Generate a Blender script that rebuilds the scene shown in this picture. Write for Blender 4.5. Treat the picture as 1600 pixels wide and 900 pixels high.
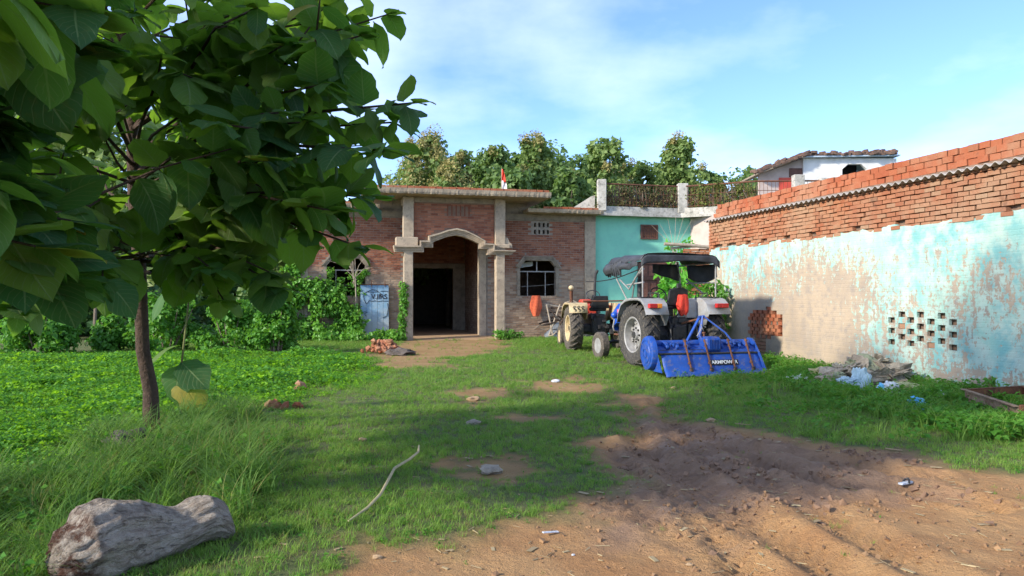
import bpy, math, random
import numpy as np
from mathutils import Vector, Matrix
for o in list(bpy.data.objects): bpy.data.objects.remove(o)
rng = np.random.default_rng(7); random.seed(7)
sc = bpy.context.scene; COL = sc.collection
R = math.radians
# ---------------------------------------------------------------- camera, sky, sun, exposure
CAMZ, F, HOR = 1.55, 1178.0, 463.0
cd = bpy.data.cameras.new('camera'); cam = bpy.data.objects.new('camera', cd); COL.objects.link(cam)
cd.sensor_width = 36; cd.lens = 36*F/1600; cd.clip_end = 3000; cd.clip_start = .05
cam.location = (0, 0, CAMZ); cam.rotation_euler = (R(90)+math.atan(13/F), 0, 0); sc.camera = cam
SUN = Vector((-1, -.58, .57)).normalized()
sl = bpy.data.lights.new('sun', 'SUN'); sl.energy = 2.75; sl.angle = R(4.2); sl.color = (1, .93, .8)
so = bpy.data.objects.new('sun', sl); COL.objects.link(so); so.location = (-20, -9, 11)
so.rotation_euler = (-SUN).to_track_quat('-Z', 'Y').to_euler()
w = bpy.data.worlds.new('World'); sc.world = w; w.use_nodes = True
nt = w.node_tree; N = nt.nodes; L = nt.links; N.clear()
sky = N.new('ShaderNodeTexSky'); sky.sky_type = 'NISHITA'; sky.sun_disc = False
sky.sun_elevation = math.asin(SUN.z); sky.sun_rotation = math.atan2(SUN.x, SUN.y)
sky.air_density = .8; sky.dust_density = .4; sky.ozone_density = 3.2
tc = N.new('ShaderNodeTexCoord'); sep = N.new('ShaderNodeSeparateXYZ'); L.new(tc.outputs['Generated'], sep.inputs[0])
def wm(op, a, b=None):
    n = N.new('ShaderNodeMath'); n.operation = op
    for i, x in enumerate((a, b)):
        if x is None: continue
        if isinstance(x, (int, float)): n.inputs[i].default_value = x
        else: L.new(x, n.inputs[i])
    return n.outputs[0]
zc = wm('ADD', wm('MAXIMUM', sep.outputs[2], 0), .22)
cb = N.new('ShaderNodeCombineXYZ'); L.new(wm('DIVIDE', sep.outputs[0], zc), cb.inputs[0]); L.new(wm('DIVIDE', sep.outputs[1], zc), cb.inputs[1])
def wn(scale, detail, off):
    m = N.new('ShaderNodeMapping'); m.inputs['Location'].default_value = off; L.new(cb.outputs[0], m.inputs[0])
    n = N.new('ShaderNodeTexNoise'); n.inputs['Scale'].default_value = scale; n.inputs['Detail'].default_value = detail; n.inputs['Roughness'].default_value = .55
    L.new(m.outputs[0], n.inputs['Vector']); return n.outputs[0]
cl = wm('MULTIPLY', wm('SUBTRACT', wm('ADD', wm('MULTIPLY', wn(.75, 2, (.65, .2, 0)), .7), wm('MULTIPLY', wn(2.6, 7, (1, 3, 0)), .3)), .42), 2.2)
cl = wm('MINIMUM', wm('MAXIMUM', cl, 0.0), .36)
mx = N.new('ShaderNodeMix'); mx.data_type = 'RGBA'; L.new(cl, mx.inputs[0]); mx.inputs[7].default_value = (4.9, 5.3, 5.9, 1)
tint = N.new('ShaderNodeMix'); tint.data_type = 'RGBA'; tint.blend_type = 'MULTIPLY'; tint.inputs[0].default_value = 1
tint.inputs[7].default_value = (.78, .84, 1.03, 1); L.new(sky.outputs[0], tint.inputs[6])
L.new(tint.outputs[2], mx.inputs[6])
bg = N.new('ShaderNodeBackground'); bg.inputs[1].default_value = .15; L.new(mx.outputs[2], bg.inputs[0])
wo = N.new('ShaderNodeOutputWorld'); L.new(bg.outputs[0], wo.inputs[0])
vs = sc.view_settings; vs.view_transform = 'Standard'; vs.look = 'None'; vs.exposure = 1.28; vs.gamma = 1; vs.use_curve_mapping = False
cy_ = sc.cycles; cy_.max_bounces = 4; cy_.diffuse_bounces = 3; cy_.glossy_bounces = 2; cy_.transmission_bounces = 3; cy_.transparent_max_bounces = 4; cy_.caustics_reflective = False; cy_.caustics_refractive = False
# ---------------------------------------------------------------- helpers
TH = math.atan(.2377); CT, ST = math.cos(TH), math.sin(TH)
def W(u, v): return (u*CT - v*ST, u*ST + v*CT)          # yard axes (walls of the place) -> world
def G(px, py, z=0.):                                    # photo pixel on a level z -> world
    Y = F*(CAMZ-z)/(py-HOR); return ((px-800)/F*Y, Y, z)
def P(px, py, Y): return ((px-800)/F*Y, Y, CAMZ+(HOR-py)*Y/F)
def topx(x, y):
    y = np.maximum(y, .3); return 800+F*x/y, HOR+F*CAMZ/y
def hash2(ix, iy, s):
    n = (ix*374761393 + iy*668265263 + s*1442695041) & 0x7fffffff
    n = ((n ^ (n >> 13))*1274126177) & 0x7fffffff
    return ((n ^ (n >> 16)) & 0xffff)/65535.
def vnoise(x, y, sc_, s=0, octv=3):
    x = np.asarray(x, float)*sc_; y = np.asarray(y, float)*sc_; t = 0; a = 1.; tot = 0
    for o in range(octv):
        ix = np.floor(x).astype(np.int64); iy = np.floor(y).astype(np.int64); fx = x-ix; fy = y-iy
        fx = fx*fx*(3-2*fx); fy = fy*fy*(3-2*fy)
        v = (hash2(ix, iy, s+o)*(1-fx)+hash2(ix+1, iy, s+o)*fx)*(1-fy)+(hash2(ix, iy+1, s+o)*(1-fx)+hash2(ix+1, iy+1, s+o)*fx)*fy
        t = t+a*v; tot += a; a *= .5; x = x*2.03+17; y = y*2.03+31
    return t/tot
def inpoly(px, py, poly):
    r = np.zeros(np.shape(px), bool); n = len(poly)
    for i in range(n):
        x1, y1 = poly[i]; x2, y2 = poly[(i+1) % n]
        c = ((y1 > py) != (y2 > py)) & (px < (x2-x1)*(py-y1)/((y2-y1) if y2 != y1 else 1e-9)+x1); r ^= c
    return r
def sdpoly(px, py, poly, kx=1., ky=1.):                 # signed distance (inside > 0)
    d = np.full(np.shape(px), 1e9); n = len(poly)
    for i in range(n):
        x1, y1 = poly[i]; x2, y2 = poly[(i+1) % n]
        d = np.minimum(d, sdseg(px, py, x1, y1, x2, y2))
    return np.where(inpoly(px, py, poly), d, -d)
def sdseg(x, y, x1, y1, x2, y2):
    dx, dy = x2-x1, y2-y1; t = np.clip(((x-x1)*dx+(y-y1)*dy)/(dx*dx+dy*dy+1e-12), 0, 1)
    return np.hypot(x-x1-t*dx, y-y1-t*dy)
ORG = {}
def tag(o, label=None, cat=None, group=None, kind=None):
    if label: o['label'] = label
    if cat: o['category'] = cat
    if group: o['group'] = group
    if kind: o['kind'] = kind
    return o
def thing(name, label, cat, loc=(0, 0, 0), rz=0., group=None, org=(0, 0, 0)):
    o = bpy.data.objects.new(name, None); COL.objects.link(o); o.empty_display_size = .2
    o.location = loc; o.rotation_euler = (0, 0, rz); ORG[o.name] = Vector(org); return tag(o, label, cat, group)
def yard(name, label, cat, u, v, group=None):           # a thing whose parts are given in yard axes (u, v, z)
    x, y = W(u, v); return thing(name, label, cat, (x, y, 0), TH, group, (u, v, 0))
def worldthing(name, label, cat, x, y, z=0., group=None):
    return thing(name, label, cat, (x, y, z), 0, group, (x, y, z))
def org_of(p):
    while p is not None:
        if p.name in ORG: return ORG[p.name]
        p = p.parent
    return Vector((0, 0, 0))
def link(name, me, parent=None):
    o = bpy.data.objects.new(name, me); COL.objects.link(o)
    if parent is not None: o.parent = parent
    return o
def mesh_np(name, V, Fq, mat, parent=None, smooth=False, attr=None, uv=None):
    """V (n,3); Fq (m,k) same-size faces; attr: dict name-> per-vertex float"""
    V = np.asarray(V, np.float32); Fq = np.asarray(Fq, np.int32); k = Fq.shape[1]
    o_ = org_of(parent)
    if o_.length > 0: V = V-np.array(o_, np.float32)
    me = bpy.data.meshes.new(name); me.vertices.add(len(V)); me.vertices.foreach_set('co', V.ravel())
    me.loops.add(Fq.size); me.loops.foreach_set('vertex_index', Fq.ravel())
    me.polygons.add(len(Fq)); me.polygons.foreach_set('loop_start', np.arange(len(Fq), dtype=np.int32)*k)
    me.polygons.foreach_set('loop_total', np.full(len(Fq), k, np.int32))
    me.polygons.foreach_set('use_smooth', np.full(len(Fq), bool(smooth)))
    for an, av in (attr or {}).items():
        a = me.attributes.new(an, 'FLOAT', 'POINT'); a.data.foreach_set('value', np.asarray(av, np.float32))
    me.update(); me.validate()
    if mat: me.materials.append(mat)
    return link(name, me, parent)
class MB:
    def __init__(s): s.v = []; s.f = []
    def add(s, vs, fs):
        b = len(s.v); s.v += [tuple(x) for x in vs]; s.f += [tuple(b+i for i in f) for f in fs]; return s
    def box(s, x0, x1, y0, y1, z0, z1):
        return s.add([(x0,y0,z0),(x1,y0,z0),(x1,y1,z0),(x0,y1,z0),(x0,y0,z1),(x1,y0,z1),(x1,y1,z1),(x0,y1,z1)],
                     [(0,3,2,1),(4,5,6,7),(0,1,5,4),(1,2,6,5),(2,3,7,6),(3,0,4,7)])
    def cbox(s, x0, x1, y0, y1, z0, z1, c=.01):         # box with chamfered edges
        xs = (x0, x1); ys = (y0, y1); zs = (z0, z1); V = []; idx = {}
        for i in (0, 1):
            for j in (0, 1):
                for k in (0, 1):
                    sx, sy, sz = 1-2*i, 1-2*j, 1-2*k
                    for a in range(3):
                        p = [xs[i]+sx*c, ys[j]+sy*c, zs[k]+sz*c]; p[a] = (xs[i], ys[j], zs[k])[a]
                        idx[i, j, k, a] = len(V); V.append(p)
        Fs = []
        for a in range(3):
            b, c2 = (a+1) % 3, (a+2) % 3
            for e in (0, 1):
                q = []
                for (m, n) in ((0,0),(1,0),(1,1),(0,1)):
                    k = [0,0,0]; k[a] = e; k[b] = m; k[c2] = n; q.append(idx[tuple(k)+(a,)])
                Fs.append(q if e else q[::-1])
            for m in (0, 1):
                for n in (0, 1):
                    k0 = [0,0,0]; k1 = [0,0,0]; k0[a] = 0; k1[a] = 1; k0[b] = k1[b] = m; k0[c2] = k1[c2] = n
                    q = [idx[tuple(k0)+(b,)], idx[tuple(k1)+(b,)], idx[tuple(k1)+(c2,)], idx[tuple(k0)+(c2,)]]
                    Fs.append(q if m == n else q[::-1])
        for i in (0, 1):
            for j in (0, 1):
                for k in (0, 1):
                    q = [idx[i,j,k,0], idx[i,j,k,1], idx[i,j,k,2]]; Fs.append(q if (i+j+k) % 2 else q[::-1])
        return s.add(V, Fs)
    def obox(s, c, half, rot=None):
        m = MB(); m.cbox(-half[0], half[0], -half[1], half[1], -half[2], half[2], min(half)*.18)
        rm = rot if rot is not None else Matrix.Identity(3); c = Vector(c)
        return s.add([c+rm @ Vector(p) for p in m.v], m.f)
    def tube(s, pts, r, n=8, cap=True):
        pts = [Vector(p) for p in pts]; rs = r if isinstance(r, (list, tuple)) else [r]*len(pts)
        up = Vector((0, 0, 1)); V = []; last = None
        for i, p in enumerate(pts):
            t = (pts[min(i+1, len(pts)-1)]-pts[max(i-1, 0)]).normalized()
            if last is None:
                a = up if abs(t.z) < .9 else Vector((1, 0, 0)); x = t.cross(a).normalized()
            else: x = (last-t*last.dot(t)).normalized()
            last = x; y = t.cross(x)
            for k in range(n):
                an = 2*math.pi*k/n; V.append(p+(x*math.cos(an)+y*math.sin(an))*rs[i])
        Fs = [(i*n+k, i*n+(k+1) % n, (i+1)*n+(k+1) % n, (i+1)*n+k) for i in range(len(pts)-1) for k in range(n)]
        if cap: Fs += [tuple(range(n))[::-1], tuple((len(pts)-1)*n+k for k in range(n))]
        return s.add(V, Fs)
    def lathe(s, prof, n=32, c=(0, 0, 0), axis='x', closed=False, sx=1., cap=True):
        c = Vector(c); V = []
        for (r, h) in prof:
            for k in range(n):
                a = 2*math.pi*k/n; q = (r*math.cos(a)*sx, r*math.sin(a))
                V.append(c+Vector({'x': (h, q[0], q[1]), 'y': (q[0], h, q[1]), 'z': (q[0], q[1], h)}[axis]))
        m = len(prof); Fs = [(i*n+k, i*n+(k+1) % n, ((i+1) % m)*n+(k+1) % n, ((i+1) % m)*n+k) for i in range(m if closed else m-1) for k in range(n)]
        if not closed and cap:
            if prof[0][0] > 1e-6: Fs.append(tuple(range(n))[::-1])
            if prof[-1][0] > 1e-6: Fs.append(tuple((m-1)*n+k for k in range(n)))
        return s.add(V, Fs)
    def prism(s, poly, f0, f1):                         # poly: list of 2d, f0/f1: 2d -> 3d
        n = len(poly); return s.add([f0(p) for p in poly]+[f1(p) for p in poly],
            [tuple(range(n))[::-1], tuple(range(n, 2*n))]+[(i, (i+1) % n, n+(i+1) % n, n+i) for i in range(n)])
    def grid(s, fn, nu, nv):
        V = [fn(i/nu, j/nv) for j in range(nv+1) for i in range(nu+1)]
        return s.add(V, [(j*(nu+1)+i, j*(nu+1)+i+1, (j+1)*(nu+1)+i+1, (j+1)*(nu+1)+i) for j in range(nv) for i in range(nu)])
    def ball(s, c, r, n=12, m=7):
        rr = r if isinstance(r, (tuple, list)) else (r, r, r)
        V = [(c[0]+rr[0]*math.sin(math.pi*j/m)*math.cos(2*math.pi*i/n), c[1]+rr[1]*math.sin(math.pi*j/m)*math.sin(2*math.pi*i/n), c[2]+rr[2]*math.cos(math.pi*j/m)) for j in range(m+1) for i in range(n)]
        return s.add(V, [(j*n+i, (j+1)*n+i, (j+1)*n+(i+1) % n, j*n+(i+1) % n) for j in range(m) for i in range(n)])
    def build(s, name, mat, parent=None, smooth=False, fixn=True, thick=0., bev=0., autos=None):
        me = bpy.data.meshes.new(name); o_ = org_of(parent)
        me.from_pydata([Vector(p)-o_ for p in s.v], [], s.f); me.materials.append(mat)
        if fixn:
            import bmesh
            b = bmesh.new(); b.from_mesh(me)
            if fixn == 'weld': bmesh.ops.remove_doubles(b, verts=b.verts, dist=1e-5)
            bmesh.ops.recalc_face_normals(b, faces=b.faces); b.to_mesh(me); b.free()
        o = link(name, me, parent)
        if smooth:
            me.polygons.foreach_set('use_smooth', [True]*len(me.polygons))
            try: me.set_sharp_from_angle(angle=R(38 if smooth is True else smooth))
            except Exception: pass
        if thick:
            md = o.modifiers.new('solid', 'SOLIDIFY'); md.thickness = thick; md.offset = 0
        if bev:
            md = o.modifiers.new('bevel', 'BEVEL'); md.width = bev; md.segments = 2; md.limit_method = 'ANGLE'
        return o
def boxes(name, C, H, mat, parent, jit=.003, rnd=None, rot=None):
    """many small boxes as one mesh: C centres (n,3), H half sizes (n,3), in the parent's axes"""
    C = np.asarray(C, float); H = np.asarray(H, float); n = len(C)
    S = np.array([(-1,-1,-1),(1,-1,-1),(1,1,-1),(-1,1,-1),(-1,-1,1),(1,-1,1),(1,1,1),(-1,1,1)], float)
    D = S[None]*H[:, None]+rng.normal(0, jit, (n, 8, 3))
    if rot is not None: D = np.einsum('nij,nkj->nki', rot, D)
    V = (C[:, None]+D).reshape(-1, 3)
    q = np.array([(0,3,2,1),(4,5,6,7),(0,1,5,4),(1,2,6,5),(2,3,7,6),(3,0,4,7)])
    Fq = (np.arange(n)[:, None, None]*8+q[None]).reshape(-1, 4)
    r = rng.random(n) if rnd is None else rnd
    return mesh_np(name, V, Fq, mat, parent, attr={'rnd': np.repeat(r, 8)})
def holed(name, mat, parent, a0, a1, z0, z1, holes, b0, b1, axis='u'):
    """a wall panel with real rectangular openings; axis 'u': spans u,z with thickness b in v; 'v': spans v,z"""
    A = sorted({a0, a1}|{min(max(h[i], a0), a1) for h in holes for i in (0, 1)}); Z = sorted({z0, z1}|{min(max(h[i], z0), z1) for h in holes for i in (2, 3)})
    def solid(i, k):
        if i < 0 or k < 0 or i >= len(A)-1 or k >= len(Z)-1: return False
        ca, cz = (A[i]+A[i+1])/2, (Z[k]+Z[k+1])/2
        return not any(h[0] < ca < h[1] and h[2] < cz < h[3] for h in holes)
    f = (lambda a, b, z: (a, b, z)) if axis == 'u' else (lambda a, b, z: (b, a, z))
    m = MB()
    for i in range(len(A)-1):
        for k in range(len(Z)-1):
            if not solid(i, k): continue
            x0, x1, y0, y1 = A[i], A[i+1], Z[k], Z[k+1]
            for b in (b0, b1): m.add([f(x0,b,y0), f(x1,b,y0), f(x1,b,y1), f(x0,b,y1)], [(0,1,2,3)])
            if not solid(i-1, k): m.add([f(x0,b0,y0), f(x0,b1,y0), f(x0,b1,y1), f(x0,b0,y1)], [(0,1,2,3)])
            if not solid(i+1, k): m.add([f(x1,b0,y0), f(x1,b1,y0), f(x1,b1,y1), f(x1,b0,y1)], [(0,1,2,3)])
            if not solid(i, k-1): m.add([f(x0,b0,y0), f(x1,b0,y0), f(x1,b1,y0), f(x0,b1,y0)], [(0,1,2,3)])
            if not solid(i, k+1): m.add([f(x0,b0,y1), f(x1,b0,y1), f(x1,b1,y1), f(x0,b1,y1)], [(0,1,2,3)])
    return m.build(name, mat, parent, fixn='weld')
# ---------------------------------------------------------------- materials
class NB:
    def __init__(s, name):
        s.m = bpy.data.materials.new(name); s.m.use_nodes = True; s.t = s.m.node_tree; s.N = s.t.nodes; s.L = s.t.links
        s.b = s.N['Principled BSDF']; s.out = s.N['Material Output']; s.tc = s.N.new('ShaderNodeTexCoord'); s._geo = None
    def obj(s): return s.tc.outputs['Object']
    def setv(s, sock, x):
        if isinstance(x, (int, float)): sock.default_value = x
        elif isinstance(x, (tuple, list)): sock.default_value = tuple(x) if len(x) == 4 or sock.type == 'VECTOR' else tuple(x)+(1,)
        else: s.L.new(x, sock)
    def noise(s, scale, detail=4, rough=.6, vec=None, dist=0., stretch=None, col=False):
        vec = vec if vec is not None else s.obj()
        if stretch:
            mp = s.N.new('ShaderNodeMapping'); mp.inputs['Scale'].default_value = stretch; s.L.new(vec, mp.inputs[0]); vec = mp.outputs[0]
        n = s.N.new('ShaderNodeTexNoise'); n.inputs['Scale'].default_value = scale; n.inputs['Detail'].default_value = detail
        n.inputs['Roughness'].default_value = rough; n.inputs['Distortion'].default_value = dist; s.L.new(vec, n.inputs['Vector']); return n.outputs[1 if col else 0]
    def math(s, op, a, b=None, clamp=False):
        n = s.N.new('ShaderNodeMath'); n.operation = op; n.use_clamp = clamp; s.setv(n.inputs[0], a)
        if b is not None: s.setv(n.inputs[1], b)
        return n.outputs[0]
    def ramp(s, x, lo, hi):
        n = s.N.new('ShaderNodeMapRange'); n.interpolation_type = 'SMOOTHSTEP'; s.setv(n.inputs[0], x); n.inputs[1].default_value = lo; n.inputs[2].default_value = hi; return n.outputs[0]
    def mix(s, f, a, b, mode='MIX'):
        n = s.N.new('ShaderNodeMix'); n.data_type = 'RGBA'; n.blend_type = mode; s.setv(n.inputs[0], f); s.setv(n.inputs[6], a); s.setv(n.inputs[7], b); return n.outputs[2]
    def attr(s, name, typ='GEOMETRY'):
        n = s.N.new('ShaderNodeAttribute'); n.attribute_name = name; n.attribute_type = typ; return n.outputs['Fac']
    def rand(s): n = s.N.new('ShaderNodeObjectInfo'); return n.outputs['Random']
    def sepv(s, v): n = s.N.new('ShaderNodeSeparateXYZ'); s.L.new(v, n.inputs[0]); return n.outputs
    def bump(s, h, strength=.4, dist=.02):
        n = s.N.new('ShaderNodeBump'); n.inputs['Strength'].default_value = strength; n.inputs['Distance'].default_value = dist; s.L.new(h, n.inputs['Height'])
        s.L.new(n.outputs[0], s.b.inputs['Normal']); return n.outputs[0]
    def done(s, col=None, rough=None, metal=None, spec=None):
        if col is not None: s.setv(s.b.inputs['Base Color'], col)
        if rough is not None: s.setv(s.b.inputs['Roughness'], rough)
        if metal is not None: s.b.inputs['Metallic'].default_value = metal
        if spec is not None: s.b.inputs['Specular IOR Level'].default_value = spec
        return s.m
    def translucent(s, col, fac):
        t = s.N.new('ShaderNodeBsdfTranslucent'); s.setv(t.inputs[0], col); m = s.N.new('ShaderNodeMixShader'); m.inputs[0].default_value = fac
        s.L.new(s.b.outputs[0], m.inputs[1]); s.L.new(t.outputs[0], m.inputs[2]); s.L.new(m.outputs[0], s.out.inputs[0])
def plain(name, c1, c2=None, rough=.7, scale=6., bump=.2, bscale=40., metal=0., spec=.4, lo=.35, hi=.7, dist=.01, dirt=None):
    n = NB(name); c = n.mix(n.ramp(n.noise(scale, 6), lo, hi), c1, c2 if c2 else tuple(x*.75 for x in c1))
    if dirt: c = n.mix(n.math('MULTIPLY', n.ramp(n.noise(scale*2.7, 7, .7), .48, .72), dirt[3]), c, dirt[:3])
    if bump: n.bump(n.noise(bscale, 5), bump, dist)
    return n.done(c, rough, metal, spec)
def brick_mat(name, use_attr, ca, cb, cc, dust, dustamt=.5):
    n = NB(name); r = n.attr('rnd') if use_attr else n.rand()
    c = n.mix(n.ramp(r, 0, .6), ca, cb); c = n.mix(n.ramp(r, .75, 1.), c, cc)
    c = n.mix(n.math('MULTIPLY', n.ramp(n.noise(9, 6, .7), .42, .7), dustamt), c, dust)
    gp = n.N.new('ShaderNodeNewGeometry').outputs['Position']; c = n.mix(n.math('MULTIPLY', n.ramp(n.noise(.8, 5, .7, vec=gp), .42, .68), .65), c, dust); c = n.mix(n.math('MULTIPLY', n.ramp(n.noise(3.1, 5, .7, vec=gp), .58, .72), .55), c, (.16, .085, .055))
    c = n.mix(n.math('MULTIPLY', n.ramp(n.noise(60, 3), .35, .75), .25), c, (.1, .04, .025))
    n.bump(n.noise(45, 6, .7), .6, .012); return n.done(c, .92, 0, .2)
def leaf_mat(name, c1, c2, tr, trf=.35, rough=.5, attr='rnd', obj=False, spec=.35):
    n = NB(name); r = n.rand() if obj else n.attr(attr)
    c = n.mix(r, c1, c2); c = n.mix(n.math('MULTIPLY', n.ramp(n.noise(14, 3), .4, .7), .3), c, tuple(x*.6 for x in c1))
    n.done(c, rough, 0, spec); n.translucent(n.mix(r, tr, tuple(x*1.25 for x in tr)), trf); return n.m
M = {}
M['brick_wall'] = brick_mat('orange_brick', False, (.32, .105, .05), (.38, .15, .075), (.36, .205, .12), (.40, .265, .165), .55)
M['brick_wall_a'] = brick_mat('orange_brick_mass', True, (.32, .10, .045), (.37, .14, .065), (.35, .19, .11), (.39, .245, .145), .4)
M['brick_raw'] = brick_mat('raw_red_brick', False, (.34, .085, .036), (.39, .115, .05), (.34, .13, .065), (.40, .22, .13), .3)
M['brick_raw_a'] = brick_mat('raw_red_brick_mass', True, (.34, .085, .036), (.39, .115, .05), (.34, .13, .065), (.40, .22, .13), .3)
def house_brick():
    n = NB('weathered_red_brick'); r = n.attr('rnd'); z = n.sepv(n.obj())[2]
    red = n.mix(r, (.20, .07, .042), (.36, .15, .083)); pale = n.mix(r, (.27, .165, .105), (.43, .31, .21))
    f = n.ramp(n.math('ADD', z, n.math('MULTIPLY', n.noise(1.3, 5), 1.1)), 2.75, 3.35)     # lower courses paler, redder above a ragged line
    c = n.mix(f, pale, red); c = n.mix(n.math('MULTIPLY', n.ramp(n.noise(5, 6, .7), .5, .75), .45), c, (.33, .26, .21))
    n.bump(n.noise(40, 5), .25, .006); return n.done(c, .93, 0, .2)
M['brick_house'] = house_brick()
M['mortar'] = plain('mortar', (.34, .28, .215), (.22, .18, .14), .95, 5, .6, 50)
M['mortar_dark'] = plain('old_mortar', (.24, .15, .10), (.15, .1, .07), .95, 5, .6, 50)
M['concrete'] = plain('weathered_concrete', (.45, .355, .245), (.32, .25, .175), .9, 3, .5, 60, dirt=(.12, .10, .085, .6))
M['concrete_dark'] = plain('stained_concrete', (.33, .265, .19), (.22, .175, .125), .92, 3, .5, 50, dirt=(.09, .08, .07, .6))
M['white_stained'] = plain('stained_whitewash', (.50, .47, .41), (.33, .31, .26), .9, 3, .4, 40, dirt=(.06, .055, .045, .85))
M['white_wall'] = plain('whitewash', (.72, .71, .68), (.58, .57, .54), .9, 2, .3, 40)
M['mint'] = plain('mint_paint', (.23, .60, .43), (.19, .52, .38), .75, 1.5, .15, 30, dirt=(.22, .42, .36, .35))
M['pink_wall'] = plain('pinkish_plaster', (.50, .41, .36), (.40, .32, .28), .9, 2, .3, 40)
M['rust'] = plain('rusty_iron', (.20, .085, .045), (.10, .05, .035), .85, 12, .5, 60, .3)
M['iron_tan'] = plain('weathered_iron', (.30, .22, .15), (.16, .09, .055), .85, 8, .5, 60, .2)
M['wood_dark'] = plain('dark_wood', (.13, .055, .035), (.08, .035, .022), .6, 10, .3, 50)
M['wood_grey'] = plain('grey_wood', (.40, .33, .25), (.27, .21, .15), .9, 9, .5, 50)
M['rubber'] = plain('tyre_rubber', (.035, .033, .03), (.055, .05, .045), .85, 8, .4, 60, dirt=(.20, .165, .12, .75))
M['rubber_dust'] = plain('dusty_tyre_rubber', (.06, .05, .042), (.10, .085, .065), .9, 8, .4, 60, dirt=(.26, .21, .15, .85))
M['silver'] = plain('silver_paint', (.36, .35, .33), (.25, .24, .225), .5, 6, .1, 40, .15, dirt=(.25, .2, .14, .5))
M['fender_grey'] = plain('grey_fender_paint', (.36, .36, .36), (.29, .29, .285), .42, 5, .08, 40, 0, .5, dirt=(.27, .22, .16, .6))
M['black_metal'] = plain('black_metal', (.022, .022, .024), (.045, .042, .04), .5, 8, .2, 50, dirt=(.12, .1, .075, .4))
M['black_plastic'] = plain('black_vinyl', (.015, .016, .018), (.03, .03, .033), .45, 8, .15, 50, dirt=(.1, .09, .07, .25))
M['canvas'] = plain('black_canvas', (.035, .037, .042), (.06, .062, .07), .6, 5, .5, 12, dist=.02)
M['blue'] = plain('blue_paint', (.012, .07, .33), (.012, .055, .25), .5, 5, .2, 40, 0, .4, dirt=(.17, .14, .12, .7))
M['blue_hood'] = plain('blue_hood_paint', (.015, .09, .45), (.012, .07, .38), .3, 5, .05, 40, 0, .5)
M['pink'] = plain('pink_stripe', (.75, .12, .2), None, .4)
M['cream'] = plain('cream_paint', (.60, .47, .27), (.45, .34, .19), .5, 6, .15, 40, dirt=(.3, .2, .1, .5))
M['red_paint'] = plain('red_paint', (.55, .06, .03), (.42, .05, .03), .45, 6, .15, 40, dirt=(.2, .12, .08, .4))
M['lens_red'] = plain('red_lens', (.5, .02, .02), None, .2)
M['lens_orange'] = plain('amber_lens', (.75, .22, .02), None, .2)
M['cloth_red'] = plain('red_cloth', (.75, .06, .03), (.6, .05, .03), .9, 12, .6, 30, dist=.02)
M['cloth_orange'] = plain('orange_cloth', (.72, .15, .06), (.55, .1, .05), .95, 12, .7, 30, dist=.02)
M['dark'] = plain('dark_paint', (.02, .02, .022), None, .8)
M['white_paint'] = plain('white_paint', (.8, .8, .78), (.7, .7, .68), .6)
M['lightbar'] = plain('pale_grille_paint', (.36, .34, .31), (.25, .23, .2), .7)
M['asbestos'] = plain('cement_sheet', (.46, .42, .37), (.33, .30, .26), .92, 5, .5, 40, dirt=(.12, .10, .09, .5))
M['tile'] = plain('old_clay_tile', (.22, .12, .08), (.10, .07, .055), .95, 3, .6, 30, dirt=(.05, .045, .04, .6))
M['bark'] = plain('teak_bark', (.085, .052, .034), (.045, .028, .019), .95, 9, .9, 30, dist=.03)
M['bark_far'] = plain('pale_bark', (.22, .17, .12), (.13, .10, .07), .95, 6, .6, 30)
M['stem'] = plain('green_stem', (.16, .17, .05), (.12, .10, .04), .8)
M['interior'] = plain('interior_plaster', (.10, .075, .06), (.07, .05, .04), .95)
# ---------------------------------------------------------------- ground
def wpoly(pts): return [G(x, y)[:2] for x, y in pts]
MUD = wpoly([(380, 940), (490, 893), (560, 868), (700, 856), (800, 838), (880, 800), (950, 772), (935, 735), (905, 712), (955, 676), (992, 650), (962, 624), (975, 612), (1035, 612),
             (1062, 640), (1130, 664), (1290, 690), (1420, 706), (1480, 722), (1640, 742), (1900, 760), (2200, 960), (1500, 1500), (700, 1500)])
PATCH = [(wpoly([(575, 578), (585, 548), (628, 532), (800, 530), (792, 548), (700, 560), (690, 576)]), .5), (wpoly([(700, 725), (770, 716), (870, 722), (850, 740), (760, 746)]), .12),
         (wpoly([(740, 648), (800, 636), (860, 645), (900, 652), (820, 662)]), .2), (wpoly([(830, 590), (900, 584), (935, 600), (900, 612), (845, 604)]), .35), (wpoly([(700, 600), (770, 596), (800, 612), (740, 622)]), .3)]
WET = wpoly([(930, 780), (950, 700), (1000, 640), (1130, 668), (1290, 695), (1440, 715), (1465, 760), (1380, 785), (1200, 800), (1080, 830), (960, 830)])
RUTS = [([(1000, 625), (985, 650), (1000, 690), (1075, 745), (1160, 805), (1290, 880), (1400, 950)], .15, .085), ([(1035, 618), (1060, 655), (1130, 690), (1215, 728), (1310, 755), (1420, 762), (1540, 790)], .16, .10),
        ([(1020, 640), (1080, 700), (1180, 750), (1290, 800), (1430, 880), (1560, 960)], .15, .06), ([(905, 760), (990, 800), (1080, 845), (1170, 900), (1250, 960)], .14, .03), ([(955, 690), (1000, 740), (1080, 790), (1140, 850), (1200, 930)], .13, .05),
        ([(1200, 700), (1330, 722), (1450, 740)], .14, .07)]
def mudmask(x, y):
    e = (vnoise(x, y, 1.6, 3)-.5)*.95+(vnoise(x, y, 6, 5)-.5)*.42
    m = np.clip((sdpoly(x, y, MUD)+e)/.5+.5, 0, 1)
    for p, s in PATCH: m = np.maximum(m, np.clip((sdpoly(x, y, p)+e*1.5+(vnoise(x, y, 11, 9)-.5)*.35-.08)/.7+.35, 0, .74))
    return m
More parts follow.
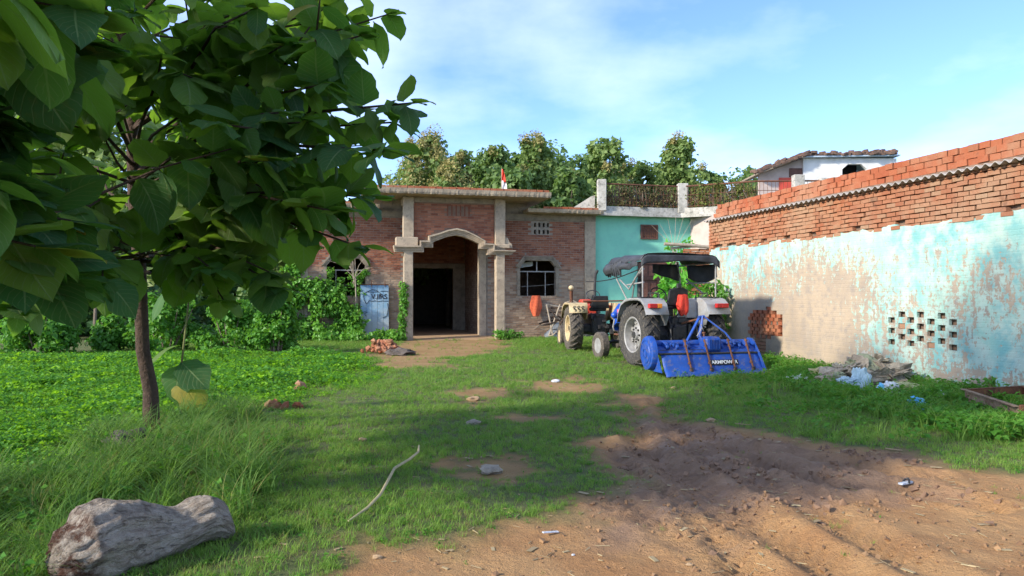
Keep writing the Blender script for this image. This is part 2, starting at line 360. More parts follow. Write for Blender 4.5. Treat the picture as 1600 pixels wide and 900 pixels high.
def gz(x, y, mud=None):
    x = np.asarray(x, float); y = np.asarray(y, float)
    if mud is None: mud = mudmask(x, y)
    z = (vnoise(x, y, .35, 11, 2)-.5)*.10
    z = z-.07*np.exp(-((x-2.6)/3.2)**2-((y-12.6)/3.6)**2)
    u = x*CT+y*ST; v = -x*ST+y*CT
    z = z*np.clip((v-3)/4, .3, 1)*np.where(v > 24, np.clip((27-v)/3, 0, 1), 1)
    near = (y > 2) & (y < 12.5) & (x > -3) & (x < 9)
    if near.any():
        xn, yn, mn = x[near], y[near], mud[near]; rz = np.zeros_like(xn)
        wob = (vnoise(xn, yn, 2.2, 21)-.5)*.22
        for pts, wd, dp in RUTS:
            q = wpoly(pts); d = np.full(xn.shape, 9.)
            for a, b in zip(q[:-1], q[1:]): d = np.minimum(d, sdseg(xn, yn, *a, *b))
            al = np.zeros_like(xn); acc = 0.; best = np.full(xn.shape, 9.)
            for a, b in zip(q[:-1], q[1:]):
                L0 = math.hypot(b[0]-a[0], b[1]-a[1]); tt = np.clip(((xn-a[0])*(b[0]-a[0])+(yn-a[1])*(b[1]-a[1]))/L0**2, 0, 1); ds = sdseg(xn, yn, *a, *b); al = np.where(ds < best, acc+tt*L0, al); best = np.minimum(best, ds); acc += L0
            d = np.abs(d+wob*.5); rz += .03*np.sin(2*math.pi*(al+.9*d)/.125)*np.exp(-(d/(wd*1.1))**4)*(vnoise(xn, yn, 1.4, 47) > .42); rz += -dp*np.exp(-(d/wd)**2)*1.25+dp*.75*np.exp(-((d-wd*1.75)/(wd*.6))**2)
        wet = np.clip(sdpoly(xn, yn, WET)/.5+.5, 0, 1)
        rough = (vnoise(xn, yn, 5, 31, 4)-.5)*.055+(vnoise(xn, yn, 17, 33, 2)-.5)*.03
        clod = np.maximum(vnoise(xn, yn, 13, 37, 2)-.58, 0)*.17
        ra, rb = xn*.97+yn*.24+wob, -xn*.24+yn*.97
        streak = (vnoise(ra*7, rb*.9, 1., 43, 3)-.5)*.055
        z[near] += mn*(rz*.5*(.55+.9*vnoise(xn, yn, 1.1, 41))+streak*(.1+.5*wet)+rough*(.35+.55*wet)+clod*(.2+.55*wet)-.015)
    return z
def steps(segs): return np.unique(np.round(np.concatenate([np.arange(a, b, s) for a, b, s in segs]), 4))
gx = steps([(-700, -60, 40), (-60, -14, 4), (-14, -3, .35), (-3, 8.6, .029), (8.6, 14, .4), (14, 60, 4), (60, 720, 40)])
gy = steps([(-60, 0, 5), (0, 3.2, .4), (3.2, 11.4, .029), (11.4, 30, .22), (30, 70, 3), (70, 1400, 60)])
XX, YY = np.meshgrid(gx, gy); xf, yf = XX.ravel(), YY.ravel()
near_ = (np.abs(xf) < 15) & (yf > 0) & (yf < 32)
mudv = np.zeros(len(xf)); mudv[near_] = mudmask(xf[near_], yf[near_])
gzv = np.zeros(len(xf)); gzv[near_] = gz(xf[near_], yf[near_], mudv[near_])
wetv = np.zeros(len(xf)); wetv[near_] = np.clip((sdpoly(xf[near_], yf[near_], WET)+(vnoise(xf[near_], yf[near_], 1.5, 51)-.5)*1.3)/.5+.4, 0, 1)*mudv[near_]
nx = len(gx); ii = (np.arange(len(gy)-1)[:, None]*nx+np.arange(nx-1)[None]).ravel()
gf = np.stack([ii, ii+1, ii+nx+1, ii+nx], 1)
def ground_mat():
    n = NB('earth'); mud = n.attr('mud'); wet = n.attr('wet')
    soil = n.mix(n.ramp(n.noise(2.5, 6), .35, .7), (.10, .135, .04), (.15, .145, .06))
    sand = n.mix(n.ramp(n.noise(1.3, 7, .65), .35, .68), (.46, .265, .115), (.36, .185, .075))
    sand = n.mix(n.math('MULTIPLY', n.ramp(n.noise(38, 4, .7), .55, .75), .45), sand, (.22, .12, .06))
    sand = n.mix(n.math('MULTIPLY', n.ramp(n.noise(120, 2), .62, .75), .4), sand, (.55, .42, .28))
    mudc = n.mix(n.ramp(n.noise(3.2, 6, .7), .35, .65), (.24, .145, .088), (.33, .205, .125))
    c = n.mix(n.math('MULTIPLY', wet, .9), sand, mudc); c = n.mix(mud, soil, c)
    h = n.math('ADD', n.noise(22, 7, .7), n.math('MULTIPLY', n.noise(90, 3), .35)); n.bump(h, .9, .045)
    wetn = n.math('MULTIPLY', wet, n.ramp(n.noise(2.2, 4), .45, .7))
    return n.done(c, n.math('SUBTRACT', .95, n.math('MULTIPLY', wetn, .5)), 0, .3)
ground = mesh_np('ground', np.stack([xf, yf, gzv], 1), gf, ground_mat(), None, True, {'mud': mudv, 'wet': wetv}); ground['kind'] = 'structure'
def gzs(x, y): return float(gz(np.array([x]), np.array([y]))[0])
# puddles of muddy water lying in the ruts
pm_ = NB('muddy_water'); pm_.done((.20, .15, .10), .06, 0, .5); pm_ = pm_.m
for px, py, a, b, an in ((1265, 745, .34, .10, -.5), (1378, 742, .30, .09, -.35), (1330, 733, .2, .05, -.3), (1180, 716, .25, .05, -.6)):
    cx, cy, _ = G(px, py); m = MB(); ring = []
    zs = []
    for k in range(28):
        t = 2*math.pi*k/28; rr = 1+.35*math.sin(2*t+px)+.2*math.sin(5*t+py); ex, ey = a*rr*math.cos(t), b*rr*math.sin(t)
        ring.append((cx+ex*math.cos(an)-ey*math.sin(an), cy+ex*math.sin(an)+ey*math.cos(an)))
    hz = min(gzs(x, y) for x, y in ring+[(cx, cy)])*.45+.55*gzs(cx, cy)+.004
    m.add([(x, y, hz) for x, y in ring], [tuple(range(28))]); m.build('puddle', pm_, None)['kind'] = 'structure'
# ---------------------------------------------------------------- grass and ground cover (stuff)
def tuft(name, nb, rad, h0, h1, wid, lean, mat, seg=3):
    V = []; Fq = []
    for b in range(nb):
        a = random.random()*6.283; r = rad*math.sqrt(random.random()); x, y = r*math.cos(a), r*math.sin(a); h = random.uniform(h0, h1)
        d = random.random()*6.283; ln = random.uniform(.25, 1)*lean*h; dx, dy = math.cos(d), math.sin(d); sx, sy = -dy, dx; b0 = len(V)
        for k in range(seg+1):
            t = k/seg; ww = wid*(1-t**1.6)*.5+.0004; cx = x+dx*ln*t*t; cy = y+dy*ln*t*t; z = h*(t-.28*lean*t*t)-.01
            V += [(cx-sx*ww, cy-sy*ww, z), (cx+sx*ww, cy+sy*ww, z)]
        for k in range(seg): Fq.append((b0+2*k, b0+2*k+1, b0+2*k+3, b0+2*k+2))
    me = bpy.data.meshes.new(name); me.from_pydata(V, [], Fq); me.materials.append(mat); me.polygons.foreach_set('use_smooth', [True]*len(Fq))
    return bpy.data.objects.new(name, me)
def sprig(name, nl, rad, h, size, mat):
    V = []; Fq = []
    for k in range(nl):
        a = random.random()*6.283; r = rad*math.sqrt(random.random()); c = Vector((r*math.cos(a), r*math.sin(a), h*random.uniform(.35, 1)*(1-.3*r/rad)))
        nrm = Vector((random.gauss(0, .45), random.gauss(0, .45), 1)).normalized(); d = Vector((math.cos(a+random.gauss(0, .8)), math.sin(a+random.gauss(0, .8)), 0)); d = (d-nrm*d.dot(nrm)).normalized(); s = nrm.cross(d)
        L_ = size*random.uniform(.7, 1.25); b0 = len(V)
        V += [c, c+d*L_*.45+s*L_*.42+nrm*.12*L_, c+d*L_-nrm*.1*L_, c+d*L_*.45-s*L_*.42+nrm*.12*L_]; Fq += [(b0, b0+1, b0+2), (b0, b0+2, b0+3)]
    me = bpy.data.meshes.new(name); me.from_pydata(V, [], Fq); me.materials.append(mat); return bpy.data.objects.new(name, me)
def scatter(name, label, cat, pts, scl, protos):
    """one stuff object: points carrying rotation and size, tufts instanced on them by geometry nodes"""
    n = len(pts); me = bpy.data.meshes.new(name); me.vertices.add(n); me.vertices.foreach_set('co', np.asarray(pts, np.float32).ravel())
    a = me.attributes.new('rotz', 'FLOAT_VECTOR', 'POINT'); rv = np.zeros((n, 3), np.float32); rv[:, 2] = rng.random(n)*6.283; rv[:, :2] = rng.normal(0, .09, (n, 2)); a.data.foreach_set('vector', rv.ravel())
    a = me.attributes.new('scl', 'FLOAT', 'POINT'); a.data.foreach_set('value', np.asarray(scl, np.float32))
    a = me.attributes.new('pick', 'INT', 'POINT'); a.data.foreach_set('value', rng.integers(0, len(protos), n).astype(np.int32))
    o = link(name, me); tag(o, label, cat, None, 'stuff')
    c = bpy.data.collections.new(name+'_kinds')
    for p in protos: c.objects.link(p)
    g = bpy.data.node_groups.new(name, 'GeometryNodeTree'); g.interface.new_socket('Geometry', in_out='INPUT', socket_type='NodeSocketGeometry'); g.interface.new_socket('Geometry', in_out='OUTPUT', socket_type='NodeSocketGeometry')
    gi = g.nodes.new('NodeGroupInput'); go = g.nodes.new('NodeGroupOutput'); ci = g.nodes.new('GeometryNodeCollectionInfo'); ci.inputs[0].default_value = c; ci.inputs[1].default_value = True; ci.inputs[2].default_value = True
    ip = g.nodes.new('GeometryNodeInstanceOnPoints'); ip.inputs['Pick Instance'].default_value = True
    def na(nm, t):
        x = g.nodes.new('GeometryNodeInputNamedAttribute'); x.data_type = t; x.inputs[0].default_value = nm; return next(s for s in x.outputs if s.enabled and s.name == 'Attribute')
    lk = g.links.new; lk(gi.outputs[0], ip.inputs['Points']); lk(ci.outputs[0], ip.inputs['Instance']); lk(na('pick', 'INT'), ip.inputs['Instance Index'])
    lk(na('rotz', 'FLOAT_VECTOR'), ip.inputs['Rotation']); lk(na('scl', 'FLOAT'), ip.inputs['Scale']); lk(ip.outputs[0], go.inputs[0])
    o.modifiers.new('scatter', 'NODES').node_group = g; return o
gm = lambda nm, a, b, t, f=.35: leaf_mat(nm, a, b, t, f, .6, obj=True, spec=.2)
M['grass'] = gm('lawn_grass', (.14, .27, .05), (.25, .375, .07), (.28, .48, .06), .42)
M['grass_dry'] = gm('dry_grass', (.30, .27, .10), (.20, .24, .06), (.3, .3, .08))
M['grass_tall'] = gm('tall_grass', (.095, .21, .04), (.17, .28, .06), (.2, .38, .05), .4)
M['cover'] = gm('ground_cover_leaf', (.13, .31, .016), (.23, .45, .025), (.29, .56, .02), .4)
M['weed'] = gm('weed_leaf', (.06, .20, .025), (.11, .27, .03), (.16, .40, .03))
LEFT = wpoly([(-900, 556), (430, 552), (560, 556), (590, 580), (520, 612), (455, 660), (400, 640), (330, 655), (250, 672), (180, 706), (60, 770), (-60, 815), (-900, 815)])
TALL = wpoly([(-300, 800), (0, 778), (110, 715), (190, 672), (290, 655), (350, 628), (400, 650), (430, 700), (415, 770), (370, 800), (330, 860), (200, 900), (-300, 990)])
RWEED = wpoly([(1200, 560), (1260, 568), (1480, 608), (1620, 640), (1700, 700), (1560, 690), (1420, 660), (1280, 630), (1215, 600)])
def sample(n, x0, x1, y0, y1, dens):
    x = rng.uniform(x0, x1, n); y = rng.uniform(y0, y1, n); k = np.abs(x) < .70*y+2.3; x, y = x[k], y[k]
    u = x*CT+y*ST; v = -x*ST+y*CT; ok = (u < 10.2) & ~((v > 26.45) & (u > -1.3)); x, y = x[ok], y[ok]
    d = dens(x, y)*clear(x, y); k = rng.random(len(x)) < d; return x[k], y[k]
CLEAR = [(1352, 606, 1.0), (1312, 604, .6), (1246, 603, .3), (1432, 645, .28), (1400, 615, .6), (1550, 640, .55), (1530, 625, .4), (1575, 655, .4), (205, 716, .25), (120, 900, .12), (200, 885, .12), (597, 552, .5)]
def clear(x, y):
    k = np.ones_like(x)
    for px, py, r in CLEAR:
        cx, cy, _ = G(px, py); k = np.minimum(k, np.clip((np.hypot(x-cx, y-cy)-r*.6)/(r*.5), .06, 1))
    return k
def falloff(y): return np.clip((6.0/np.maximum(y, 3.4))**1.15, .12, 1.6)/1.6
def inw(x, y, poly, e=.6): return np.clip((sdpoly(x, y, poly)+(vnoise(x, y, 1.5, 71)-.5)*e)/.3+.5, 0, 1)
def lawn_d(x, y):
    m = mudmask(x, y); t = np.clip(1.12-1.3*m, 0, 1)**1.4; t = np.where(m > .88, .025*(vnoise(x, y, 2.5, 75) > .55), t)
    return falloff(y)*t*(1-.5*inw(x, y, LEFT))*(1-.2*inw(x, y, TALL))*(.55+.45*(vnoise(x, y, .9, 77) > .38))
x, y = sample(330000, -12, 10, 3.0, 31, lawn_d); z = gz(x, y)
hs = (.40+.75*vnoise(x, y, .8, 79))*np.clip(.75+.02*y, .7, 1.25)*(1+.55*np.clip(-(x+1.2)/2.2, 0, 1)*(y < 9))
side = np.clip((x*CT+y*ST-6)/3, 0, 1); hs = hs*(1+.6*side)*(1-.45*mudmask(x, y))
scatter('grass', 'short green lawn grass covering the yard around the mud track', 'grass', np.stack([x, y, z], 1), hs*np.clip(.9+.012*y, .9, 1.3),
        [tuft('grass_tuft', 15, .07, .05, .13, .006, .9, M['grass']) for k in range(5)]+[tuft('grass_tuft', 13, .07, .04, .15, .0065, 1.2, M['grass']) for k in range(3)]+[tuft('grass_tuft_dry', 10, .07, .05, .12, .005, 1.2, M['grass_dry']) for k in range(2)]+[sprig('lawn_weed', 9, .06, .06, .035, M['weed'])])
x, y = sample(120000, -22, -.5, 4.6, 24, lambda x, y: np.clip(falloff(y)*1.6, .2, 1)*inw(x, y, LEFT, 2.2)); z = gz(x, y)
scatter('ground_cover', 'bright green low leafy ground cover filling the field left of the teak tree', 'ground cover', np.stack([x, y, z], 1), (.35+1.35*vnoise(x, y, .8, 81)**1.4)*np.clip(.8+.02*y, .9, 1.2)*(.45+.55*np.clip(sdpoly(x, y, LEFT)/1.2+.2, 0, 1)),
        [sprig('cover_sprig', 15, .14, .15, .05+.012*k, M['cover']) for k in range(3)]+[sprig('cover_sprig', 14, .14, .12, .055, M['grass'])]+[sprig('cover_sprig', 12, .10, .24, .06, M['weed']) for k in range(2)]+[tuft('cover_grass', 12, .08, .1, .26, .007, .9, M['cover'])])
x, y = sample(34000, -6.5, 0, 3.0, 10.4, lambda x, y: inw(x, y, TALL)*.045+.12*inw(x, y, TALL)*(vnoise(x, y, 1.2, 88) > .56)); z = gz(x, y)
scatter('tall_grass', 'long arching grass growing round the teak trunk and behind the log', 'grass', np.stack([x, y, z], 1), .38+.7*vnoise(x, y, 1.1, 83),
        [tuft('long_tuft', 13, .06, .28, .72, .013, 1.15+.1*k, M['grass_tall'], 6) for k in range(4)]+[tuft('long_tuft', 12, .06, .25, .5, .010, 1.1, M['grass'], 5), tuft('long_dry_tuft', 7, .05, .3, .6, .008, 1., M['grass_dry'], 5), sprig('long_sprig', 12, .12, .3, .09, M['weed'])])
x, y = sample(30000, 3, 10.4, 8, 21, lambda x, y: np.clip(inw(x, y, RWEED)+.06*(x > 3.2)*(mudmask(x, y) < .2), 0, 1)*.55*falloff(y)*2); z = gz(x, y)
scatter('weeds', 'leafy green weeds growing along the foot of the painted wall', 'weeds', np.stack([x, y, z], 1), .6+1.*vnoise(x, y, 1.4, 85),
        [sprig('weed_sprig', 14, .1, .2, .06, M['weed']) for k in range(4)]+[tuft('weed_blades', 12, .06, .12, .3, .009, .9, M['grass'], 4) for k in range(3)])
# crumbs of dried mud and small stones on the bare earth
x, y = sample(15000, -3, 8, 3.2, 11.5, lambda x, y: (mudmask(x, y) > .8)*falloff(y)*(.15+.85*(vnoise(x, y, 1.3, 91) > .5)))
z = gz(x, y); s = np.clip(rng.lognormal(-5.05, .5, len(x)), .003, .017)
rt = rng.normal(0, 1, (len(x), 3, 3)); rt = np.linalg.qr(rt)[0]
tag(boxes('mud_crumbs', np.stack([x, y, z+s*.3], 1), np.stack([s, s*.8, s*.6], 1), plain('dried_mud', (.30, .175, .085), (.19, .105, .055), .95, 8, .4), None, .003, None, rt), 'small crumbs of dried mud strewn over the track', 'mud', None, 'stuff')

# bits of straw and dead leaf lying about
x, y = sample(26000, -4, 9, 3.2, 20, lambda x, y: (.10+.5*(mudmask(x, y) > .3)*(vnoise(x, y, .9, 95) > .45))*falloff(y)*.5); z = gz(x, y); n_ = len(x)
an = rng.random(n_)*6.283; s_ = rng.uniform(.012, .05, n_); rt = np.zeros((n_, 3, 3)); rt[:, 0, 0] = np.cos(an); rt[:, 0, 1] = -np.sin(an); rt[:, 1, 0] = np.sin(an); rt[:, 1, 1] = np.cos(an); rt[:, 2, 2] = 1
tag(boxes('straw_litter', np.stack([x, y, z+.006], 1), np.stack([s_, np.where(rng.random(n_) < .25, s_*.35, .0022), np.full(n_, .0015)], 1), plain('straw', (.42, .33, .18), (.24, .17, .09), .9, 3), None, .0012, None, rt), 'scattered bits of straw and dead leaf on the yard', 'straw', None, 'stuff')

x, y = sample(9000, -1, 8, 4.5, 11, lambda x, y: (mudmask(x, y) > .85)*np.clip(sdpoly(x, y, WET)/.6+.6, .05, 1)*(vnoise(x, y, 1.8, 97) > .5)*.6); z = gz(x, y); s_ = rng.uniform(.008, .026, len(x)); rt = np.linalg.qr(rng.normal(0, 1, (len(x), 3, 3)))[0]
tag(boxes('mud_clods', np.stack([x, y, z+s_*.25], 1), np.stack([s_, s_*.75, s_*.6], 1), plain('damp_clod', (.25, .15, .09), (.17, .10, .06), .95, 8, .5), None, .005, None, rt), 'broken clods of damp mud thrown up along the ruts', 'mud', None, 'stuff')
# ---------------------------------------------------------------- brickwork helper
brick_protos = {}
def brick_mesh(mat, k):
    key = (mat.name, k)
    if key not in brick_protos:
        m = MB(); m.cbox(-1, 1, -1, 1, -1, 1, .05); rs = np.random.default_rng(k+5); V = [tuple(np.array(p)+rs.normal(0, .035, 3)) for p in m.v]
        me = bpy.data.meshes.new('brick'); me.from_pydata(V, [], m.f); me.materials.append(mat); brick_protos[key] = me
    return brick_protos[key]
def place_bricks(parent, mat, items):
    """items: (centre, half, rotz) in the thing's yard axes; each brick is its own object"""
    o_ = org_of(parent)
    for i, (c, h, rz) in enumerate(items):
        o = link('brick', brick_mesh(mat, i % 6), parent); o.location = Vector(c)-o_; o.scale = h; o.rotation_euler = (random.gauss(0, .012), random.gauss(0, .012), rz)
def courses(a0, a1, z0, z1, skip, bl=.226, bh=.072, gap=.014):
    """(centre a, centre z, half a) of a running bond between a0..a1, z0..z1; skip(a, z, ha) drops bricks"""
    out = []; z = z0; r = 0
    while z+bh <= z1+.02:
        a = a0-(bl/2 if r % 2 else 0)
        while a < a1:
            s, e = max(a, a0), min(a+bl, a1)
            if e-s > .05 and not skip((s+e)/2, z+bh/2, (e-s)/2): out.append(((s+e)/2, z+bh/2, (e-s)/2))
            a += bl+gap
        z += bh+gap; r += 1
    return out
# ---------------------------------------------------------------- painted wall of the shed (u = 10.26)
WU = 10.26
wall = yard('painted_wall', 'long wall with peeling turquoise paint below and bare orange brick above', 'wall', WU, 14)
def paint_mat():
    n = NB('peeling_turquoise_paint'); o = n.obj(); s = n.sepv(o); v, z = s[1], s[2]
    plaster = n.mix(n.ramp(n.noise(1.2, 6), .35, .7), (.43, .335, .235), (.34, .27, .20)); plaster = n.mix(n.ramp(n.noise(5, 7, .7), .45, .7), plaster, (.30, .255, .21))
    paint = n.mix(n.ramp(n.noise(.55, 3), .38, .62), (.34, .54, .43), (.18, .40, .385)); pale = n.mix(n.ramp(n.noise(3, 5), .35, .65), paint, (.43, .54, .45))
    bt = n.N.new('ShaderNodeTexBrick'); mp = n.N.new('ShaderNodeMapping'); mp.inputs['Rotation'].default_value = (0, 0, 0); cmb = n.N.new('ShaderNodeCombineXYZ'); n.L.new(v, cmb.inputs[0]); n.L.new(z, cmb.inputs[1]); n.L.new(cmb.outputs[0], bt.inputs['Vector'])
    bt.inputs['Scale'].default_value = 1; bt.inputs['Brick Width'].default_value = .24; bt.inputs['Row Height'].default_value = .086; bt.inputs['Mortar Size'].default_value = .018; bt.inputs['Mortar Smooth'].default_value = 1
    big = n.noise(.8, 3); fine = n.noise(11, 7, .75, dist=.4); drip = n.noise(5.5, 6, .7, stretch=(1, 1.4, .45))
    # bare stretch: low, on the far half; less paint near the ground
    vv = n.math('ADD', v, n.math('MULTIPLY', n.noise(1.1, 4), 1.6)); low = n.ramp(n.math('ADD', z, n.math('MULTIPLY', n.noise(1.6, 4, stretch=(1, 1, .4)), .9)), 2.35, 1.15); bare = n.math('MULTIPLY', n.ramp(vv, -.3, 1.2), low)
    top = n.math('MULTIPLY', n.ramp(z, 1.9, 2.85), .13)
    sc_ = n.math('ADD', n.math('ADD', n.math('MULTIPLY', fine, .72), n.math('MULTIPLY', drip, .6)), n.math('ADD', n.math('MULTIPLY', big, .45), top))
    sc_ = n.math('SUBTRACT', sc_, n.math('MULTIPLY', bare, .235)); sc_ = n.math('SUBTRACT', sc_, n.math('SUBTRACT', n.math('MULTIPLY', n.ramp(z, .7, .1), .05), n.math('MULTIPLY', n.ramp(vv, .6, -1.2), .07))); sc_ = n.math('SUBTRACT', sc_, n.math('MULTIPLY', bt.outputs['Fac'], .02))
    msk = n.ramp(sc_, .895, .975); c = n.mix(msk, plaster, pale)
    c = n.mix(n.math('MULTIPLY', n.ramp(n.noise(2.1, 5, .7, stretch=(1, 1, .5)), .56, .75), .5), c, (.28, .26, .23))
    h = n.math('ADD', n.math('MULTIPLY', msk, .25), n.math('ADD', n.math('MULTIPLY', bt.outputs['Fac'], -.25), n.noise(28, 5))); n.bump(h, .55, .015)
    return n.done(c, .88, 0, .25)
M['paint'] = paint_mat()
V0, V1 = 3.5, 19.24
# pierced brick screen and the broken patch
cols = []
for i in range(7):
    px = (1393, 1409, 1423, 1438, 1454.5, 1471, 1489)[i]; t = (px-800)/F; Yw = 10.55/(t+.2377); vv = -t*Yw*ST+Yw*CT
    ys = [(500, 516.5, 534), (491, 509.5, 526), (500, 518, 536.5), (491.5, 510, 529), (502.5, 521, 539.5), (493.5, 512.5, 533), (503.5, 523, 543)][i]
    for y in ys: cols.append((vv, CAMZ+(HOR-y)*Yw/F))
holes = [(v-.085, v+.085, z-.052, z+.052) for v, z in cols]
pv0, pv1, pz0, pz1 = 15.72, 17.2, .52, 1.3     # patch where the plaster has fallen off
patch_holes = [(pv0+.02+i*.2375, pv0+.02+(i+1)*.2375-.004, pz0+k*.0863, pz0+(k+1)*.0863) for k in range(9) for i in range(6) if not ((k == 8 and i not in (2,)) or (k == 7 and i in (0, 5)) or (k == 0 and i in (0, 1)))]
patch_holes += [(pv0+.72, pv0+1.22, z, z+.0863) for z in (pz0-.0863*1, pz0-.0863*2, pz0-.0863*3, pz0-.0863*4, pz0-.0863*5)]
ph = [(a, b, c, d) for a, b, c, d in patch_holes]
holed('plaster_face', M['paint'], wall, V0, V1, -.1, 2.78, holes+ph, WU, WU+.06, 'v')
MB().box(WU+.10, WU+.34, V0, V1, -.1, 3.60).build('wall_core', M['mortar_dark'], wall)
# ragged top strip of the plaster
m = MB(); vs_ = np.arange(V0, V1+.001, .06); zt = 2.86+(vnoise(vs_, vs_*0, 2.2, 5)-.5)*.13+(vnoise(vs_, vs_*0, 9, 6)-.5)*.06
for i in range(len(vs_)-1):
    a, b = vs_[i], min(vs_[i+1], V1); m.add([(WU, a, 2.78), (WU, b, 2.78), (WU, b, zt[i+1]), (WU, a, zt[i]), (WU+.06, a, 2.78), (WU+.06, b, 2.78), (WU+.06, b, zt[i+1]), (WU+.06, a, zt[i])], [(0,1,2,3), (3,2,6,7)])
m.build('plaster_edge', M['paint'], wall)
items = []; extra = []
gaps = [(v, 2.93) for v in (9.6, 11.9, 13.2, 14.6, 15.6, 16.5, 17.3, 18.1, 18.8)]
for a, z, h in courses(6.2, V1, 2.80, 3.63, lambda a, z, h: any(abs(a-g) < h+.05 and abs(z-gz_) < .05 for g, gz_ in gaps) and h > .05):
    items.append(((WU+.055+random.gauss(0, .008), a+random.gauss(0, .004), z+random.gauss(0, .003)), (.052, h, .0355), random.gauss(0, .012), M['brick_wall']))
for k in range(3):
    for i in range(60):
        a = 6.3+i*.218+(.1 if k % 2 else 0)+random.gauss(0, .006)
        top = k == 2 and random.random() < .05
        if a > V1-.08 or top: continue
        items.append(((WU+.20+.012*k+random.gauss(0, .014), a, 3.80+k*.118+random.gauss(0, .004)), (.075, .104+random.gauss(0, .003), .055), random.gauss(0, .025), M['brick_raw']))
for a, b, c, d in ph:
    zc_, vc = (c+d)/2, (a+b)/2; row = int(round((c-pz0)/.0863))
    if row < 0:
        n = 2
        for q in range(2): items.append(((WU+.06, a+(q+.5)*.25+(.0 if row % 2 else .0), zc_), (.05, .118, .036), 0, M['brick_wall']))
    elif row % 2 == 0 or row > 7: items.append(((WU+.05, vc-.03 if row % 4 == 0 else vc+.03, zc_), (.055, .082, .0415), random.gauss(0, .03), M['brick_raw']))
    else: items.append(((WU+.045, vc+.115, zc_), (.055, .08, .0415), random.gauss(0, .03), M['brick_raw']))
for v, z in (cols[4], cols[14]): items.append(((WU+.07, v, z), (.05, .082, .047), 0, M['brick_wall']))
def wy(it): c = it[0]; x, y = W(c[0], c[1]); return math.hypot(x, y)
patch = [it for it in items if it[0][2] < 2]; rest = sorted([it for it in items if it[0][2] >= 2 and it[0][1] > 8.9], key=wy)
keep = patch+rest[:300-len(patch)]; mass = rest[300-len(patch):]+[it for it in items if it[0][1] <= 8.9]
for mm in (M['brick_wall'], M['brick_raw']):
    place_bricks(wall, mm, [(c, h, rz) for c, h, rz, q in keep if q is mm]); sel = [it for it in mass if it[3] is mm]
    boxes('brickwork', [it[0] for it in sel], [it[1] for it in sel], M['brick_wall_a' if mm is M['brick_wall'] else 'brick_raw_a'], wall, .004)['kind'] = 'stuff'
# end face of the wall towards the mint house
E = courses(WU+.02, WU+.36, 0, 3.6, lambda a, z, h: False, .226)
boxes('end_brickwork', [(a, V1+.03, z) for a, z, h in E], [(h, .05, .0355) for a, z, h in E], M['brick_wall_a'], wall, .004)['kind'] = 'stuff'
# corrugated cement sheet under the parapet
wv = np.arange(6, V1+.12, .18/8); m = MB(); am = .028
for i, a in enumerate(wv):
    z = 3.665+am*math.sin(2*math.pi*a/.18)
    m.add([(WU-.13, a, z-.03), (WU-.13, a, z-.018), (WU+2.4, a, z+.06), (WU+2.4, a, z+.048)], [])
n_ = len(wv); m.f = [(4*i+k, 4*(i+1)+k, 4*(i+1)+(k+1) % 4, 4*i+(k+1) % 4) for i in range(n_-1) for k in range(4)]+[(0,1,2,3), tuple(4*(n_-1)+k for k in (3,2,1,0))]
m.build('corrugated_sheet', M['asbestos'], wall, True)
MB().box(WU+.12, WU+.29, 6.2, V1-.1, 3.70, 3.742).build('mortar_bed', M['mortar_dark'], wall)
# ---------------------------------------------------------------- brick gatehouse
HV, HP = 27.6, 26.59
house = yard('brick_gatehouse', 'unfinished red brick building with arched concrete porch and flat slab roof', 'house', 2.57, HP)
WR = (6.87, 8.28, 1.57, 2.9); WL = (-.21, 1.13, 1.57, 2.9); DOOR = (2.62, 5.55, -.2, 4.1)
jal = [(7.42+i*.17, 7.42+i*.17+.08, 3.92+k*.26, 4.08+k*.26) for i in range(4) for k in range(2)]
holed('wall', M['mortar'], house, -1.26, 9.87, -.2, 4.66, [WR, WL, DOOR]+jal, HV, HV+.22)
def hs_(a, z, h):
    for o in (WR, WL, DOOR): 
        if a+h > o[0]-.01 and a-h < o[1]+.01 and z > o[2]-.03 and z < o[3]+.03: return True
    for o in jal:
        if a+h > o[0] and a-h < o[1] and o[2]-.03 < z < o[3]+.03: return True
    return (9.42 < a < 9.9) or a < -.85
bw = courses(-.85, 9.42, .02, 4.42, hs_)
boxes('brickwork', [(a, HV+.022+random.gauss(0, .002), z) for a, z, h in bw], [(h, .03, .0355) for a, z, h in bw], M['brick_house'], house, .003)['kind'] = 'stuff'
MB().box(9.43, 9.87, HV-.05, HV+.05, -.1, 4.44).build('corner_pillar', M['concrete'], house, bev=.01)
MB().box(-1.26, -.86, HV-.05, HV+.05, -.1, 4.44).build('corner_pillar', M['concrete'], house, bev=.01)
MB().box(-1.262, 9.872, HV-.06, HV+.05, 4.43, 4.655).build('lintel_beam', M['concrete_dark'], house)
# side, back and inner walls, roof: the rooms behind the openings
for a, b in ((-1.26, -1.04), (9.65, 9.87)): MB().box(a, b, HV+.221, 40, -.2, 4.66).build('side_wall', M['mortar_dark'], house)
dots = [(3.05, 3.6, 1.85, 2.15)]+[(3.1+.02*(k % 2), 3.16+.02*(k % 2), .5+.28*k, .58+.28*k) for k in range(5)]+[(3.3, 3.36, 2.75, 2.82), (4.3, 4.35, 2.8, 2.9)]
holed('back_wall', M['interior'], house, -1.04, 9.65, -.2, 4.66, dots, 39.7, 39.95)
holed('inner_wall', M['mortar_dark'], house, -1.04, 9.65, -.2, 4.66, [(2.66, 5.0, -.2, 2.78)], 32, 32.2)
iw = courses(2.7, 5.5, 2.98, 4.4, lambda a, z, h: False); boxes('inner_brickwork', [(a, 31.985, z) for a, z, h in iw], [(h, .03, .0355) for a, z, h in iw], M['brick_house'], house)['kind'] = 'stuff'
MB().box(2.62, 5.52, 31.93, 31.995, 2.74, 2.93).build('inner_lintel', M['concrete_dark'], house)
